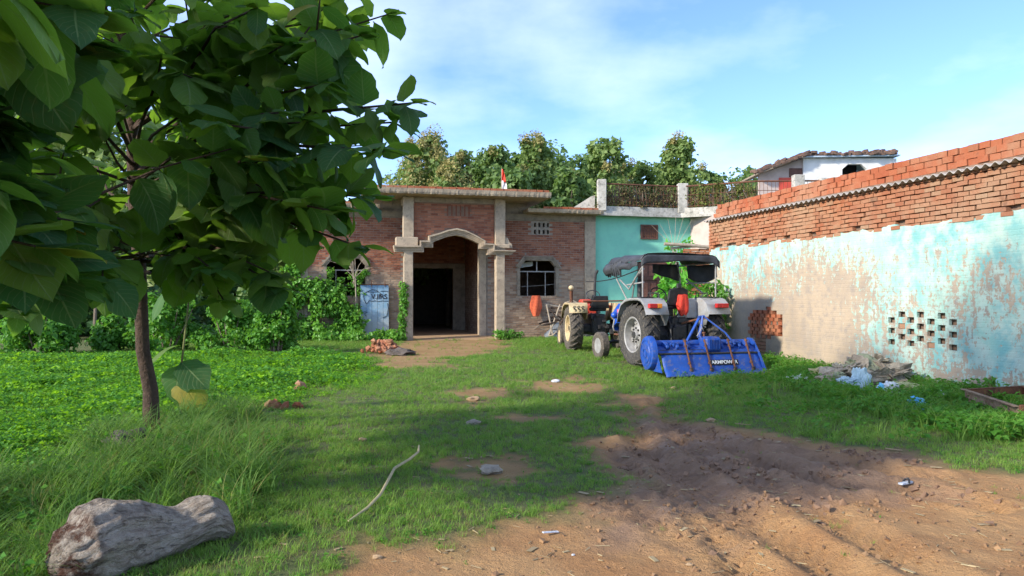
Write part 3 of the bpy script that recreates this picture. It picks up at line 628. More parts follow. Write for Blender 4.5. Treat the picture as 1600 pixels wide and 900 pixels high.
MB().box(5.001, 5.52, 31.95, 31.998, .1, 2.74).build('inner_pier', M['concrete_dark'], house)
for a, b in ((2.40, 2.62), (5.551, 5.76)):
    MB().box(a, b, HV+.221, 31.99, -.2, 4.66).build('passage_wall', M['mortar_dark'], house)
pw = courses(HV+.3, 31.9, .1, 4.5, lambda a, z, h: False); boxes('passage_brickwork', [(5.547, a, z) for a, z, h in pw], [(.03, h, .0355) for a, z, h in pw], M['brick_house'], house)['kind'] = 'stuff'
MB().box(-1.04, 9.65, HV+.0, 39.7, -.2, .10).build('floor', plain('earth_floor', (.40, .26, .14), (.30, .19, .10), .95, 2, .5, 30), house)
MB().add([(2.5, 25.6, -.05), (5.95, 25.6, -.05), (5.95, HV, .10), (2.5, HV, .10), (2.5, 25.6, -.2), (5.95, 25.6, -.2), (5.95, HV, -.2), (2.5, HV, -.2)], [(0,1,2,3), (4,5,6,7), (0,1,5,4), (1,2,6,5), (2,3,7,6), (3,0,4,7)]).build('earth_ramp', bpy.data.materials['earth_floor'], house)
MB().box(5.30, 5.56, HV-.06, HV+.3, -.1, 4.0).build('door_jamb', M['concrete'], house, bev=.01)
# roof slabs with a brick course on their edges
def slab(u0, u1, v0, v1, z0, z1, name='roof_slab'):
    m = MB(); nu = int((u1-u0)/.06)
    for i in range(nu+1):
        u = u0+(u1-u0)*i/nu; e = .006*math.sin(i*2.1)+random.gauss(0, .006)
        m.add([(u, v0+e+.05, z0+random.gauss(0, .006)), (u, v0+.02+e*.6, z0+.06), (u, v0, z1), (u, v1, z1), (u, v1, z0)], [])
    m.f = [(5*i+k, 5*(i+1)+k, 5*(i+1)+(k+1) % 5, 5*i+(k+1) % 5) for i in range(nu) for k in range(5)]+[(0,1,2,3,4), tuple(5*nu+k for k in (4,3,2,1,0))]
    return m.build(name, M['concrete'], house)
slab(1.0, 7.55, 25.7, 29.0, 5.06, 5.24); slab(7.0, 9.95, 26.85, 40, 4.66, 4.80); slab(-2.0, 1.6, 26.85, 40, 4.661, 4.80)
MB().box(1.6, 7.0, 28.99, 40, 4.70, 4.90).build('roof_slab', M['concrete'], house)
MB().box(1.3, 7.2, HV+.05, 28.95, 4.661, 5.06).build('roof_beam', M['concrete_dark'], house)
MB().box(2.40, 2.78, HP+.0, HV+.04, 4.80, 5.059).build('roof_beam', M['concrete'], house); MB().box(5.67, 6.03, HP+.0, HV+.04, 4.80, 5.059).build('roof_beam', M['concrete'], house)
it = []
for (u0, u1, v, z) in ((1.02, 7.53, 25.80, 5.285), (7.6, 9.93, 26.95, 4.845), (-1.98, .98, 26.95, 4.845)):
    n = int((u1-u0)/.24)
    for i in range(n): it.append(((u0+.12+i*.24, v+random.gauss(0, .012), z+random.gauss(0, .004)), (.113, .055, .038), random.gauss(0, .03)))
place_bricks(house, M['brick_raw'], it)
# porch pillars
for u in (2.57, 5.86):
    m = MB(); m.cbox(u-.16, u+.16, HP-.16, HP+.16, -.2, 3.12, .015); m.build('pillar', M['concrete'], house)
    MB().cbox(u-.185, u+.185, HP-.14, HP+.2, 3.22, 5.05, .015).build('upper_pillar', M['concrete'], house)
MB().cbox(2.13, 2.9, HP-.19, HP+.22, 3.28, 3.62, .02).build('capital_block', M['concrete'], house)
MB().cbox(5.7, 6.2, HP-.19, HP+.22, 3.28, 3.42, .02).build('capital_block', M['concrete'], house)
MB().prism([(6.04, 3.3), (6.32, 3.3), (6.28, 3.45), (6.2, 3.5), (6.14, 3.66), (6.04, 3.68)], lambda p: (p[0], HP-.1, p[1]), lambda p: (p[0], HP+.1, p[1])).build('scroll_bracket', M['concrete'], house)
cu = lambda zx: 2.57+(zx-237)*.003623
cz = lambda zy: 1.55+(143-zy/6.427)*.0227
LO = [(105, 480), (385, 480), (385, 432), (475, 432), (475, 380), (540, 350), (620, 320), (700, 305), (780, 320), (860, 352), (930, 388), (930, 437), (1015, 440), (1015, 497), (1250, 498)]
UP = [(92, 418), (345, 418), (345, 368), (430, 366), (430, 318), (520, 292), (610, 258), (700, 238), (790, 258), (890, 305), (985, 358), (985, 386), (1080, 390), (1080, 450), (1295, 452)]
for k in range(4):
    t0, t1 = k/4, (k+1)/4; d = HP-.17-.04*k-(.03 if k == 3 else 0); m = MB()
    for (a, b) in zip(LO, UP):
        p = lambda t: (cu(a[0]+(b[0]-a[0])*t), cz(a[1]+(b[1]-a[1])*t)); q0, q1 = p(t0), p(t1-.0)
        m.add([(q0[0], d, q0[1]), (q1[0], d, q1[1]), (q1[0], HP+.15, q1[1]), (q0[0], HP+.15, q0[1])], [])
    nn = len(LO); m.f = [(4*i+j, 4*(i+1)+j, 4*(i+1)+(j+1) % 4, 4*i+(j+1) % 4) for i in range(nn-1) for j in range(4)]+[(0,1,2,3), tuple(4*(nn-1)+j for j in (3,2,1,0))]
    m.build('arch_moulding', M['concrete'], house)
upu = [cu(a) for a, b in UP]; upz = [cz(b) for a, b in UP]
def arch_z(u): return float(np.interp(u, sorted(upu), [z for _, z in sorted(zip(upu, upz))]))
m = MB(); us = np.linspace(2.76, 5.67, 50)
for u in us: m.add([(u, HP+.02, arch_z(u)-.05), (u, HP+.02, 5.0), (u, HP+.14, 5.0), (u, HP+.14, arch_z(u)-.05)], [])
m.f = [(4*i+j, 4*(i+1)+j, 4*(i+1)+(j+1) % 4, 4*i+(j+1) % 4) for i in range(49) for j in range(4)]; m.build('arch_panel', M['mortar_dark'], house)
jl = [(4.0+i*.155, 4.0+i*.155+.07, 4.42+k*.21, 4.56+k*.21) for i in range(5) for k in range(2)]
ab = courses(2.78, 5.65, 3.3, 4.86, lambda a, z, h: z-.05 < max(arch_z(a-h), arch_z(a+h), arch_z(a)) or any(a+h > o[0] and a-h < o[1] and o[2]-.02 < z < o[3]+.02 for o in jl))
boxes('arch_brickwork', [(a, HP+.042+random.gauss(0, .002), z) for a, z, h in ab], [(h, .03, .0355) for a, z, h in ab], M['brick_house'], house, .0018)['kind'] = 'stuff'
m = MB()
for i in range(6): m.box(3.945+i*.155, 3.985+i*.155, HP-.01, HP+.03, 4.42, 4.8)
m.build('vent_screen', M['brick_house'], house)
MB().box(2.78, 5.66, HP-.02, HP+.1, 4.88, 5.05).build('porch_beam', M['concrete_dark'], house)
# windows with a stepped hood and iron grille
def win(o, right):
    wd = MB(); wd.box(o[0]+.0, o[1]-.0, HV+.08, HV+.11, o[3]-.43, o[3]-.39); wd.box(o[0]+.30, o[0]+.33, HV+.085, HV+.105, o[2], o[3]-.43); wd.box(o[0]+1.0, o[0]+1.03, HV+.085, HV+.105, o[2], o[3]-.43)
    wd.box(o[0]+.66, o[0]+.70, HV+.085, HV+.105, o[3]-.39, o[3]); w_ = wd.build('window', M['lightbar'], house)
    MB().tube([(o[0], HV+.12, o[2]+.35), ((o[0]+o[1])/2, HV+.12, o[2]+.38), (o[1], HV+.12, o[2]+.45)], .008, 6).build('cross_wire', M['lightbar'], w_)
    for s, a in ((1, o[0]), (-1, o[1])): MB().prism([(a, o[3]), (a+s*.22, o[3]), (a, o[3]-.24)], lambda p: (p[0], HV-.02, p[1]), lambda p: (p[0], HV+.21, p[1])).build('corner_fillet', M['concrete_dark'], w_)
    for k in range(3):
        i, j = .0+.055*k, .055*(k+1); P_ = lambda e: [(o[0]-.02-e, o[3]-.27+e*.2), (o[0]+.2-e*.45, o[3]+.01+e), (o[1]-.2+e*.45, o[3]+.01+e), (o[1]+.02+e, o[3]-.27+e*.2)]
        A_, B_ = P_(i), P_(j); d = HV-.05-.03*k; m = MB()
        for a, b in zip(A_, B_): m.add([(a[0], d, a[1]), (b[0], d, b[1]), (b[0], HV+.02, b[1]), (a[0], HV+.02, a[1])], [])
        m.f = [(4*q+r, 4*(q+1)+r, 4*(q+1)+(r+1) % 4, 4*q+(r+1) % 4) for q in range(3) for r in range(4)]+[(0,1,2,3), (15,14,13,12)]; m.build('window_hood', M['concrete_dark'], w_)
    for a, b in ((o[0]-.12, o[0]-.002), (o[1]+.002, o[1]+.12)): MB().box(a, b, HV-.035, HV+.02, o[2], o[3]-.26).build('window_surround', M['concrete_dark'], w_)
win(WR, True); win(WL, False)
MB().add([(6.87, HV+.5, 2.62), (7.5, HV+.5, 2.72), (7.5, HV+.52, 2.9), (6.9, HV+.52, 2.8), (6.87, HV+.53, 2.62), (7.5, HV+.53, 2.72), (7.5, HV+.55, 2.9), (6.9, HV+.55, 2.8)], [(0,1,2,3), (4,5,6,7), (0,1,5,4), (2,3,7,6), (1,2,6,5), (3,0,4,7)]).build('ceiling_board', M['white_wall'], house)
# flag on the roof
fx, fy, fz = P(783, 296, 30.5)
fl = worldthing('flag', 'small orange and white flag hanging from a pole on the gatehouse roof', 'flag', fx, fy, 4.9)
MB().tube([(fx, fy, 4.88), (fx+.02, fy, 6.75)], .015, 6).build('pole', M['wood_grey'], fl)
def flagband(t0, t1, nm, mat):
    m = MB(); m.grid(lambda a, b: (fx+.03+(.06+.17*(t0+(t1-t0)*b)**.8)*a+.03*math.sin(9*a), fy-.05-.05*math.sin(7*a+3*b), 6.7-(t0+(t1-t0)*b)*.85-.10*a), 6, 8); m.build(nm, mat, fl, True, thick=.004)
flagband(0, .55, 'orange_band', M['cloth_red']); flagband(.55, 1, 'white_band', plain('white_cloth', (.78, .75, .72), None, .9))
# ---------------------------------------------------------------- mint house with railed roof terrace
def lp(px, Y): return ((px-800)/F*Y, Y)
A0, B0, C0, D0 = lp(931, 29.3), lp(1079, 30.2), lp(1120, 28.9), lp(1275, 28.6)
mint = worldthing('mint_house', 'mint green house with stained white roof terrace behind the tractors', 'house', A0[0], A0[1])
def strip(pl, z0, z1, th=.2, n=None):
    m = MB()
    for (a, b) in zip(pl[:-1], pl[1:]):
        d = Vector((b[0]-a[0], b[1]-a[1])).normalized(); q = (-d.y*th, d.x*th)
        m.add([(a[0], a[1], z0), (b[0], b[1], z0), (b[0]+q[0], b[1]+q[1], z0), (a[0]+q[0], a[1]+q[1], z0), (a[0], a[1], z1), (b[0], b[1], z1), (b[0]+q[0], b[1]+q[1], z1), (a[0]+q[0], a[1]+q[1], z1)],
              [(0,3,2,1), (4,5,6,7), (0,1,5,4), (1,2,6,5), (2,3,7,6), (3,0,4,7)])
    return m
strip([(A0[0]-.25, A0[1]-.06), B0], -.2, 4.71).build('wall', M['mint'], mint)
strip([B0, C0, D0], -.2, 4.705, .2).build('wing_wall', M['pink_wall'], mint)
SA, SB, SC, SD = lp(936, 28.9), lp(1064, 29.75), lp(1183, 28.35), lp(1290, 28.2)
m = MB(); top = [SA, SB, SC, SD, (SD[0], 38), (SA[0], 38)]
m.prism(top, lambda p: (p[0], p[1], 4.71), lambda p: (p[0], p[1], 4.84)); m.build('roof_slab', M['white_stained'], mint)
strip([(p[0], p[1]+.06) for p in (SA, SB, SC, SD)], 4.842, 5.03, .14).build('terrace_kerb', M['white_stained'], mint)
strip([(p[0], p[1]-.05) for p in (SA, SB, SC, SD)], 4.66, 4.75, .1).build('drip_edge', M['white_stained'], mint)
def post(p, h, w=.16): MB().cbox(p[0]-w, p[0]+w, p[1]-.02, p[1]+.3, 4.84, h, .02).build('terrace_post', M['white_stained'], mint)
post((SA[0]+.12, SA[1]), 6.05, .17); post((SB[0]+.1, SB[1]), 6.02, .2); post(lp(1250, 28.1), 6.1, .2); post((SD[0], SD[1]), 6.0)
MB().prism([(0, 4.84), (.95, 4.84), (.95, 5.5), (.8, 5.45), (0, 4.95)], lambda p: (SA[0]-1.05+p[0], SA[1]+.5, p[1]), lambda p: (SA[0]-1.05+p[0], SA[1]+.7, p[1])).build('side_parapet', M['white_stained'], mint)
def railing(a, b):
    a, b = Vector((a[0], a[1]+.12)), Vector((b[0], b[1]+.12)); d = b-a; Ln = d.length; m = MB(); pt = lambda t, z: (a.x+d.x*t, a.y+d.y*t, z)
    m.tube([pt(0, 5.9), pt(.5, 5.9), pt(1, 5.9)], .035, 6)
    for z in (5.1, 5.55): m.tube([pt(0, z), pt(1, z)], .012, 5)
    n = int(Ln/.14)
    for i in range(n+1): m.tube([pt(i/n, 5.05), pt(i/n, 5.88)], .008, 5)
    for i in range(int(Ln/.56)):
        c = (i+.5)*.56/Ln; rr = .11
        for sgn in (-1, 1): m.tube([pt(c+sgn*(.12/Ln)+rr*(1-k/18)*math.cos(k*.7)/Ln, 5.3+rr*(1-k/18)*math.sin(k*.7)) for k in range(15)], .009, 5)
    m.build('railing', M['rust'], mint, True)
railing(SA, SB); railing(SB, SC); railing(SC, SD)
# lattice vent and carved wooden door
def on_mint(px, off=0.): # point on the mint wall line at a photo column
    t = (px-800)/F; ax, ay = A0[0]-.25, A0[1]-.06; dx, dy = B0[0]-ax, B0[1]-ay; s = (t*ay-ax)/(dx-t*dy); return Vector((ax+dx*s, ay+dy*s, 0))+Vector((dy, -dx, 0)).normalized()*off
def wallbox(m, p0, p1, z0, z1, d0, d1):
    a, b = on_mint(p0), on_mint(p1); nrm = Vector((b.y-a.y, a.x-b.x, 0)).normalized()
    q = [a+nrm*d0, b+nrm*d0, b+nrm*d1, a+nrm*d1]; m.add([(p.x, p.y, z0) for p in q]+[(p.x, p.y, z1) for p in q], [(0,1,2,3), (4,5,6,7), (0,1,5,4), (1,2,6,5), (2,3,7,6), (3,0,4,7)])
vt = MB(); wallbox(vt, 1001, 1027, 3.82, 4.36, .004, .03); vt = vt.build('vent', M['wood_dark'], mint)
m = MB(); 
for a, b, c, d in ((1000.5, 1003, 3.8, 4.38), (1025, 1027.5, 3.8, 4.38), (1003, 1025, 3.8, 3.86), (1003, 1025, 4.32, 4.38)): wallbox(m, a, b, c, d, .03, .07)
m.build('vent_frame', M['wood_dark'], vt); m = MB()
for i in range(6): wallbox(m, 1004.5+i*3.6, 1005.6+i*3.6, 3.86, 4.32, .03, .045)
for k in range(4): wallbox(m, 1003, 1025, 3.93+k*.11, 3.955+k*.11, .031, .044)
m.build('vent_lattice', M['rust'], vt)
dr = MB(); wallbox(dr, 999, 1056, .1, 2.84, .004, .04); dr = dr.build('door', M['wood_dark'], mint)
m = MB()
for a, b, c, d in ((996, 1000, .1, 2.92), (1055, 1059, .1, 2.92), (1000, 1055, 2.82, 2.92), (1000, 1055, 2.2, 2.3), (1026, 1029, .1, 2.2)): wallbox(m, a, b, c, d, .04, .10)
m.build('door_frame', M['wood_dark'], dr); cw_ = plain('carved_wood', (.22, .09, .055), (.12, .05, .03), .6, 14, .5, 60)
for i in range(5): m = MB(); wallbox(m, 1002+i*11, 1010+i*11, 2.36, 2.76, .04, .06); m.build('door_panel', cw_, dr)
for i in range(4):
    for k in range(3): m = MB(); wallbox(m, 1003+i*13.5, 1011+i*13.5, .25+k*.64, .8+k*.64, .04, .065); m.build('door_panel', cw_, dr)
# ---------------------------------------------------------------- white room on the terrace
RY = 32.
rx0, rx1 = lp(1256, RY)[0], lp(1402, RY)[0]; rz = lambda y: CAMZ+(HOR-y)*RY/F
room = worldthing('rooftop_room', 'small whitewashed room with tiled lean-to standing on the terrace roof', 'house', rx0, RY, 4.8)
ox0, ox1 = lp(1317, RY)[0], lp(1356, RY)[0]
holed('front_wall', M['white_wall'], room, rx0, rx1, 4.82, rz(247), [(ox0, ox1, rz(290), rz(256))], RY, RY+.2)
for s, a in ((1, ox0), (-1, ox1)): MB().prism([(a, rz(255.9)), (a+s*.25, rz(255.9)), (a, rz(264))], lambda p: (p[0], RY-.004, p[1]), lambda p: (p[0], RY+.19, p[1])).build('window_fillet', M['white_wall'], room)
MB().box(ox0-.1, ox1+.1, RY+1.2, RY+1.25, 4.83, rz(250)).build('inner_wall', M['dark'], room)  # near-black panel painted in for the unlit room behind the opening
MB().box(rx0, rx0+.2, RY+.201, RY+3.5, 4.82, rz(247)).build('side_wall', M['white_wall'], room); MB().box(rx1-.2, rx1, RY+.201, RY+3.5, 4.82, rz(247)).build('side_wall', M['white_wall'], room)
MB().prism([(rx0-.1, rz(247)+.004), (rx1+.05, rz(244.5)), (rx1+.05, rz(242.5)), (rx0-.1, rz(245))], lambda p: (p[0], RY-.25, p[1]), lambda p: (p[0], RY+3.6, p[1])).build('roof', plain('blue_grey_sheet', (.42, .50, .58), (.34, .42, .5), .6), room)
lx = lp(1188, RY)[0]
MB().add([(lx, RY+.1, 4.82), (rx0-.01, RY+.1, 4.82), (rx0-.01, RY+.1, rz(248)), (lx, RY+.1, rz(272)), (lx, RY+.28, 4.82), (rx0-.01, RY+.28, 4.82), (rx0-.01, RY+.28, rz(248)), (lx, RY+.28, rz(272))], [(0,1,2,3), (4,5,6,7), (0,1,5,4), (1,2,6,5), (2,3,7,6), (3,0,4,7)]).build('porch_wall', M['pink_wall'], room)
MB().box(lp(1219, RY)[0], lp(1240, RY)[0], RY+.05, RY+.098, 4.83, rz(277)).build('brick_pier', M['red_paint'], room)
m = MB(); m.box(lp(1235, RY)[0], lp(1256, RY)[0]-.02, RY+.06, RY+.098, rz(276), rz(262)); m.build('vent_panel', M['wood_dark'], room)
MB().add([(lp(1178, RY)[0], RY-.4, rz(275)), (rx0-.1, RY-.4, rz(247)), (rx0-.1, RY-.4, rz(245)), (lp(1178, RY)[0], RY-.4, rz(272.5)), (lp(1178, RY)[0], RY+3, rz(275)), (rx0-.1, RY+3, rz(247)), (rx0-.1, RY+3, rz(245)), (lp(1178, RY)[0], RY+3, rz(272.5))], [(0,1,2,3), (4,5,6,7), (0,1,5,4), (1,2,6,5), (2,3,7,6), (3,0,4,7)]).build('porch_roof', M['concrete_dark'], room)
tm = [MB().box(-.11, .11, -.2, .2, -.045, .045) for k in range(1)][0]
tme = bpy.data.meshes.new('roof_tile'); tme.from_pydata(tm.v, [], tm.f); tme.materials.append(M['tile']); o_ = org_of(room)
def tile(x, y, z, ry): 
    o = link('roof_tile', tme, room); o.location = Vector((x, y, z))-o_; o.rotation_euler = (random.gauss(0, .1), ry+random.gauss(0, .12), random.gauss(0, .25)); k = random.uniform(.8, 1.25); o.scale = (k, 1, random.uniform(.7, 1.5))
for i in range(26):
    t = i/25; px = 1180+t*78; py = 272-t*27.5; tile(lp(px, RY)[0], RY-.2+random.gauss(0, .05), rz(py)+.06, -.33)
    if random.random() < .6: tile(lp(px, RY)[0], RY+random.gauss(0, .05), rz(py)+.15, -.33)
for i in range(44):
    t = i/43; px = 1256+t*140; tile(lp(px, RY)[0], RY-.05+random.gauss(0, .05), rz(245-t*2.5)+.06, 0)
    if random.random() < (.3+.4*(t > .75)): tile(lp(px, RY)[0], RY+random.gauss(0, .05), rz(245-t*2.5)+.15, 0)
# low brick pier with bamboo poles between the mint house and the painted wall
bx, by = lp(1068, 23.)[0], 23.
pier = worldthing('brick_pier', 'rough orange brick pier beside the end of the painted wall', 'pier', bx+.4, by)
MB().box(bx+.04, bx+.9, by+.03, by+.5, -.1, 2.9).build('core', M['mortar_dark'], pier)
c_ = courses(bx, bx+.94, 0, 2.98, lambda a, z, h: False); boxes('brickwork', [(a, by+.02+random.gauss(0, .012), z) for a, z, h in c_], [(h, .05, .0355) for a, z, h in c_], M['brick_wall_a'], pier, .006)['kind'] = 'stuff'
for k, (p0, p1, y0, y1, lab) in enumerate(((1038, 1110, 381, 386.5, 'thicker weathered bamboo pole lying on top of the brick pier'), (1048, 1112, 388, 384.5, 'thin bamboo pole crossing under a thicker one on the brick pier'))):
    a, b = P(p0, y0, 22.9+.1*k), P(p1, y1, 22.95); o = MB().tube([a, ((a[0]+b[0])/2, (a[1]+b[1])/2, (a[2]+b[2])/2+.02), b], .05-.015*k, 8).build('bamboo_pole', M['wood_grey'], None, True); tag(o, lab, 'pole')
# black service wire from the gatehouse corner to the tractor side
a, b = P(916, 440, 28.2), P(1002, 419, 22.5)
tag(MB().tube([(a[0]+(b[0]-a[0])*t, a[1]+(b[1]-a[1])*t, a[2]+(b[2]-a[2])*t-.25*4*t*(1-t)*.5) for t in np.linspace(0, 1, 14)], .018, 6).build('cable', M['black_plastic'], None, True), 'black cable slung from the gatehouse corner past the mint wall', 'cable')
# ---------------------------------------------------------------- wheels
def rear_wheel(parent, c, r, w, side, rubber, rimmat, rname='rear_wheel'):
    """c centre; side -1 left / +1 right; tyre, chevron lugs, dished rim and hub"""
    rr = r-.035; ri = r*.56
    prof = [(ri, -w*.40), (ri*1.06, -w*.46), (rr*.80, -w*.52), (rr*.93, -w*.49), (rr*.985, -w*.38), (rr, -w*.15), (rr, w*.15), (rr*.985, w*.38), (rr*.93, w*.49), (rr*.80, w*.52), (ri*1.06, w*.46), (ri, w*.40)]
    ty = MB().lathe(prof, 48, c, 'x', True).build(rname, rubber, parent, True)
    m = MB(); nl = 20
    for k in range(nl):
        for s in (-1, 1):
            a0 = 2*math.pi*(k+(.5 if s > 0 else 0))/nl; ring = []
            for j in range(5):
                t = j/4; h = s*(-.02+t*(w*.5+.02)); a = a0+.30*t; base = rr*(1-.10*max(0, t-.6)/.4)-.02; topr = r*(1-.085*max(0, t-.6)/.4); da = .030+.012*t
                ring.append([(h, a-da*1.3, base), (h, a-da, topr), (h, a+da, topr), (h, a+da*1.3, base)])
            V = [(c[0]+h, c[1]+q*math.cos(an), c[2]+q*math.sin(an)) for rg in ring for (h, an, q) in rg]
            m.add(V, [(4*i+j, 4*(i+1)+j, 4*(i+1)+(j+1) % 4, 4*i+(j+1) % 4) for i in range(4) for j in range(4)]+[(0,1,2,3), (19,18,17,16)])
    m.build('tread_lugs', rubber, ty)
    rim = MB(); o = side*w
    rim.lathe([(ri*1.02, o*.42), (ri*.99, o*.46), (ri*.92, o*.42), (ri*.89, o*.20), (ri*.84, o*.02), (ri*.86, -o*.2), (ri*.95, -o*.40), (ri*1.02, -o*.42)], 40, c, 'x', cap=False)
    rim.lathe([(ri*.70, -o*.04), (ri*.70, o*.0), (ri*.56, o*.04), (ri*.46, o*.14), (ri*.28, o*.16), (ri*.24, o*.30), (ri*.12, o*.34), (0, o*.34)], 40, c, 'x'); rim = rim.build('rim', rimmat, ty, True)
    m = MB()
    for k in range(8):
        a = 2*math.pi*k/8; m.lathe([(.022, o*.15), (.022, o*.24), (0, o*.24)], 6, (c[0], c[1]+ri*.38*math.cos(a), c[2]+ri*.38*math.sin(a)), 'x')
    m.lathe([(ri*.2, o*.31), (ri*.2, o*.345), (0, o*.36)], 14, c, 'x'); m.build('wheel_nuts', M['black_metal'], rim)
    for k in range(8):
        a = 2*math.pi*(k+.5)/8; cc = (c[0]+o*.0, c[1]+ri*.76*math.cos(a), c[2]+ri*.76*math.sin(a)); m = MB(); m.obox(cc, (.025, ri*.12, .045), Matrix.Rotation(a, 3, 'X')); m.build('rim_lug', rimmat, rim)
    return ty
def front_wheel(parent, c, r, w, side, rubber, rimmat):
    ri = r*.55; prof = [(ri, -w*.38), (r*.75, -w*.5), (r*.92, -w*.46), (r*.97, -w*.36)]
    for k in range(3): h = w*(-.24+.24*k); prof += [(r*.955, h-.035), (r, h-.025), (r, h+.025), (r*.955, h+.035)]
    prof += [(r*.97, w*.36), (r*.92, w*.46), (r*.75, w*.5), (ri, w*.38)]
    ty = MB().lathe(prof, 36, c, 'x', True).build('front_wheel', rubber, parent, True); o = side*w
    rim = MB().lathe([(ri*1.03, o*.40), (ri*.95, o*.42), (ri*.86, o*.2), (ri*.6, o*.12), (ri*.42, o*.22), (ri*.36, o*.42), (0, o*.45)], 28, c, 'x').build('rim', rimmat, ty, True); return ty
def fender(parent, side, x0, x1, prof, mat, th=.012, name='fender'):
    m = MB(); n = len(prof)
    for (y, z) in prof: m.add([(side*x0, y, z), (side*x1, y, z), (side*x1, y*1.0, z-.05)], [])
    m.f = [(3*i+j, 3*(i+1)+j, 3*(i+1)+j+1, 3*i+j+1) for i in range(n-1) for j in range(2)]
    b = len(m.v); m.v += [(side*x0, y, z) for y, z in prof]+[(side*x0, prof[-1][0]+.12, .95), (side*x0, prof[0][0]-.1, .85)]
    m.f.append(tuple(range(b, len(m.v)))); return m.build(name, mat, parent, 30, thick=th, fixn='weld')
def tubes(lst, r, name, mat, parent, n=8):
    m = MB()
    for p in lst: m.tube(p, r, n)
    return m.build(name, mat, parent, True)
# ---------------------------------------------------------------- grey and blue tractor with canopy
tx, ty_ = 3.66, 17.29; TH1 = R(18)
t1 = thing('tractor', 'tractor with grey fenders, blue bonnet and black canvas canopy beside the wall', 'tractor', (tx, ty_, gzs(tx, ty_)-.02), TH1, 'tractors parked in the yard')
for s in (-1, 1): rear_wheel(t1, (s*.84, 0, .72), .72, .37, s, M['rubber'], M['silver'])
for s in (-1, 1): front_wheel(t1, (s*.80, 2.12, .345), .345, .22, s, M['rubber_dust'], M['silver'])
FP = [(.66, .98), (.60, 1.22), (.46, 1.42), (.25, 1.51), (0, 1.545), (-.36, 1.55), (-.52, 1.52), (-.66, 1.42), (-.76, 1.19)]
for s in (-1, 1):
    f = fender(t1, s, .50, 1.06, FP, M['fender_grey'])
    b = MB(); b.cbox(*sorted((s*.66, s*1.0)), -.42, .1, 1.56, 1.575, .005); b.build('fender_trim', M['black_plastic'], f)
    l = MB().cbox(*sorted((s*.80, s*.99)), -.80, -.70, 1.33, 1.43, .012).build('tail_light', M['lens_red'], t1)
    MB().cbox(*sorted((s*.68, s*.799)), -.80, -.70, 1.33, 1.43, .012).build('amber_lens', M['lens_orange'] if s < 0 else M['lens_red'], l)
    tubes([[(s*.62, -.55, 1.55), (s*.62, -.5, 1.66), (s*.62, -.05, 1.66), (s*.62, 0, 1.55)]], .014, 'hand_rail', M['black_metal'], t1)
m = MB(); m.cbox(-.66, .66, -.16, .16, .58, .86, .04); m.cbox(-.24, .24, -.34, .8, .5, 1.12, .05); m.cbox(-.17, .17, -.42, -.30, .55, .95, .03); m.lathe([(.2, -.66), (.24, -.5), (.24, .5), (.2, .66)], 16, (0, 0, .72), 'x'); m.build('rear_axle', M['black_metal'], t1, bev=.01)
MB().cbox(-.2, .2, .8, 2.3, .48, 1.02, .04).build('engine', M['black_metal'], t1)
m = MB(); m.lathe([(.03, -.60), (.03, -.42), (.07, -.42), (.07, -.36)], 12, (0, 0, .62), 'y'); m.box(-.06, .06, -.62, -.2, .38, .43); m.obox((.19, -.42, .78), (.03, .05, .18)); m.obox((-.2, -.40, .72), (.03, .06, .16)); m.build('hitch', M['black_metal'], t1)
for s in (-1, 1): tubes([[(s*.34, -.1, .55), (s*.36, -.6, .5), (s*.42, -1.05, .48)]], .025, 'lower_link', M['black_metal'], t1)
for s in (-1, 1): tubes([[(s*.22, -.25, 1.05), (s*.32, -.5, .98), (s*.36, -.62, .52)]], .02, 'lift_rod', M['black_metal'], t1)
tubes([[(.03, -.4, .98), (.16, -.75, 1.07), (.26, -1.12, 1.13)]], .024, 'top_link', M['rust'], t1)
m = MB(); random.seed(3)
for k in range(16): a = (random.uniform(-.42, .42), random.uniform(-.38, -.15), random.uniform(.45, 1.2)); m.tube([a, (a[0]+random.uniform(-.14, .14), a[1]-random.uniform(0, .1), a[2]+random.uniform(-.18, .18)), (a[0]+random.uniform(-.2, .2), a[1]+.1, a[2]+random.uniform(-.25, .25))], .012, 6)
for k in range(9): m.obox((random.uniform(-.4, .4), random.uniform(-.36, -.2), random.uniform(.5, 1.15)), (random.uniform(.03, .07), .05, random.uniform(.03, .08)), Matrix.Rotation(random.random(), 3, 'Y'))
m.build('hydraulics', M['black_metal'], t1)
m = MB(); m.cbox(-.5, .5, -.1, .75, 1.02, 1.06, .01); m.build('floor_plate', M['black_metal'], t1)
MB().cbox(-.46, .46, .72, .78, 1.04, 1.45, .01).build('dash_panel', M['black_plastic'], t1)
MB().cbox(.02, .50, -.26, -.235, 1.10, 1.52, .008).build('rear_shield', M['fender_grey'], t1)
st = MB(); st.cbox(-.24, .24, -.22, .22, 1.30, 1.40, .03); st = st.build('seat', M['black_plastic'], t1, bev=.02)
MB().prism([(-.27, 1.38), (.27, 1.38), (.23, 1.74), (.10, 1.78), (-.10, 1.78), (-.23, 1.74)], lambda p: (p[0], -.20-(p[1]-1.38)*.16, p[1]), lambda p: (p[0], -.28-(p[1]-1.38)*.16, p[1])).build('backrest', M['black_plastic'], st, bev=.02)
MB().cbox(-.06, .06, -.36, -.29, 1.76, 1.88, .02).build('headrest', M['black_plastic'], st)
m = MB(); rg = [(.21*math.cos(a), .62+.10*math.sin(a), 1.62+.17*math.sin(a)) for a in np.linspace(0, 6.283, 25)]; m.tube(rg, .016, 8); m.tube([(0, .62, 1.62), (0, .78, 1.35)], .02, 8)
for a in (0.5, 2.6, 4.7): m.tube([(0, .62, 1.62), (.21*math.cos(a), .62+.10*math.sin(a), 1.62+.17*math.sin(a))], .01, 6)
m.build('steering_wheel', M['black_plastic'], t1, True)
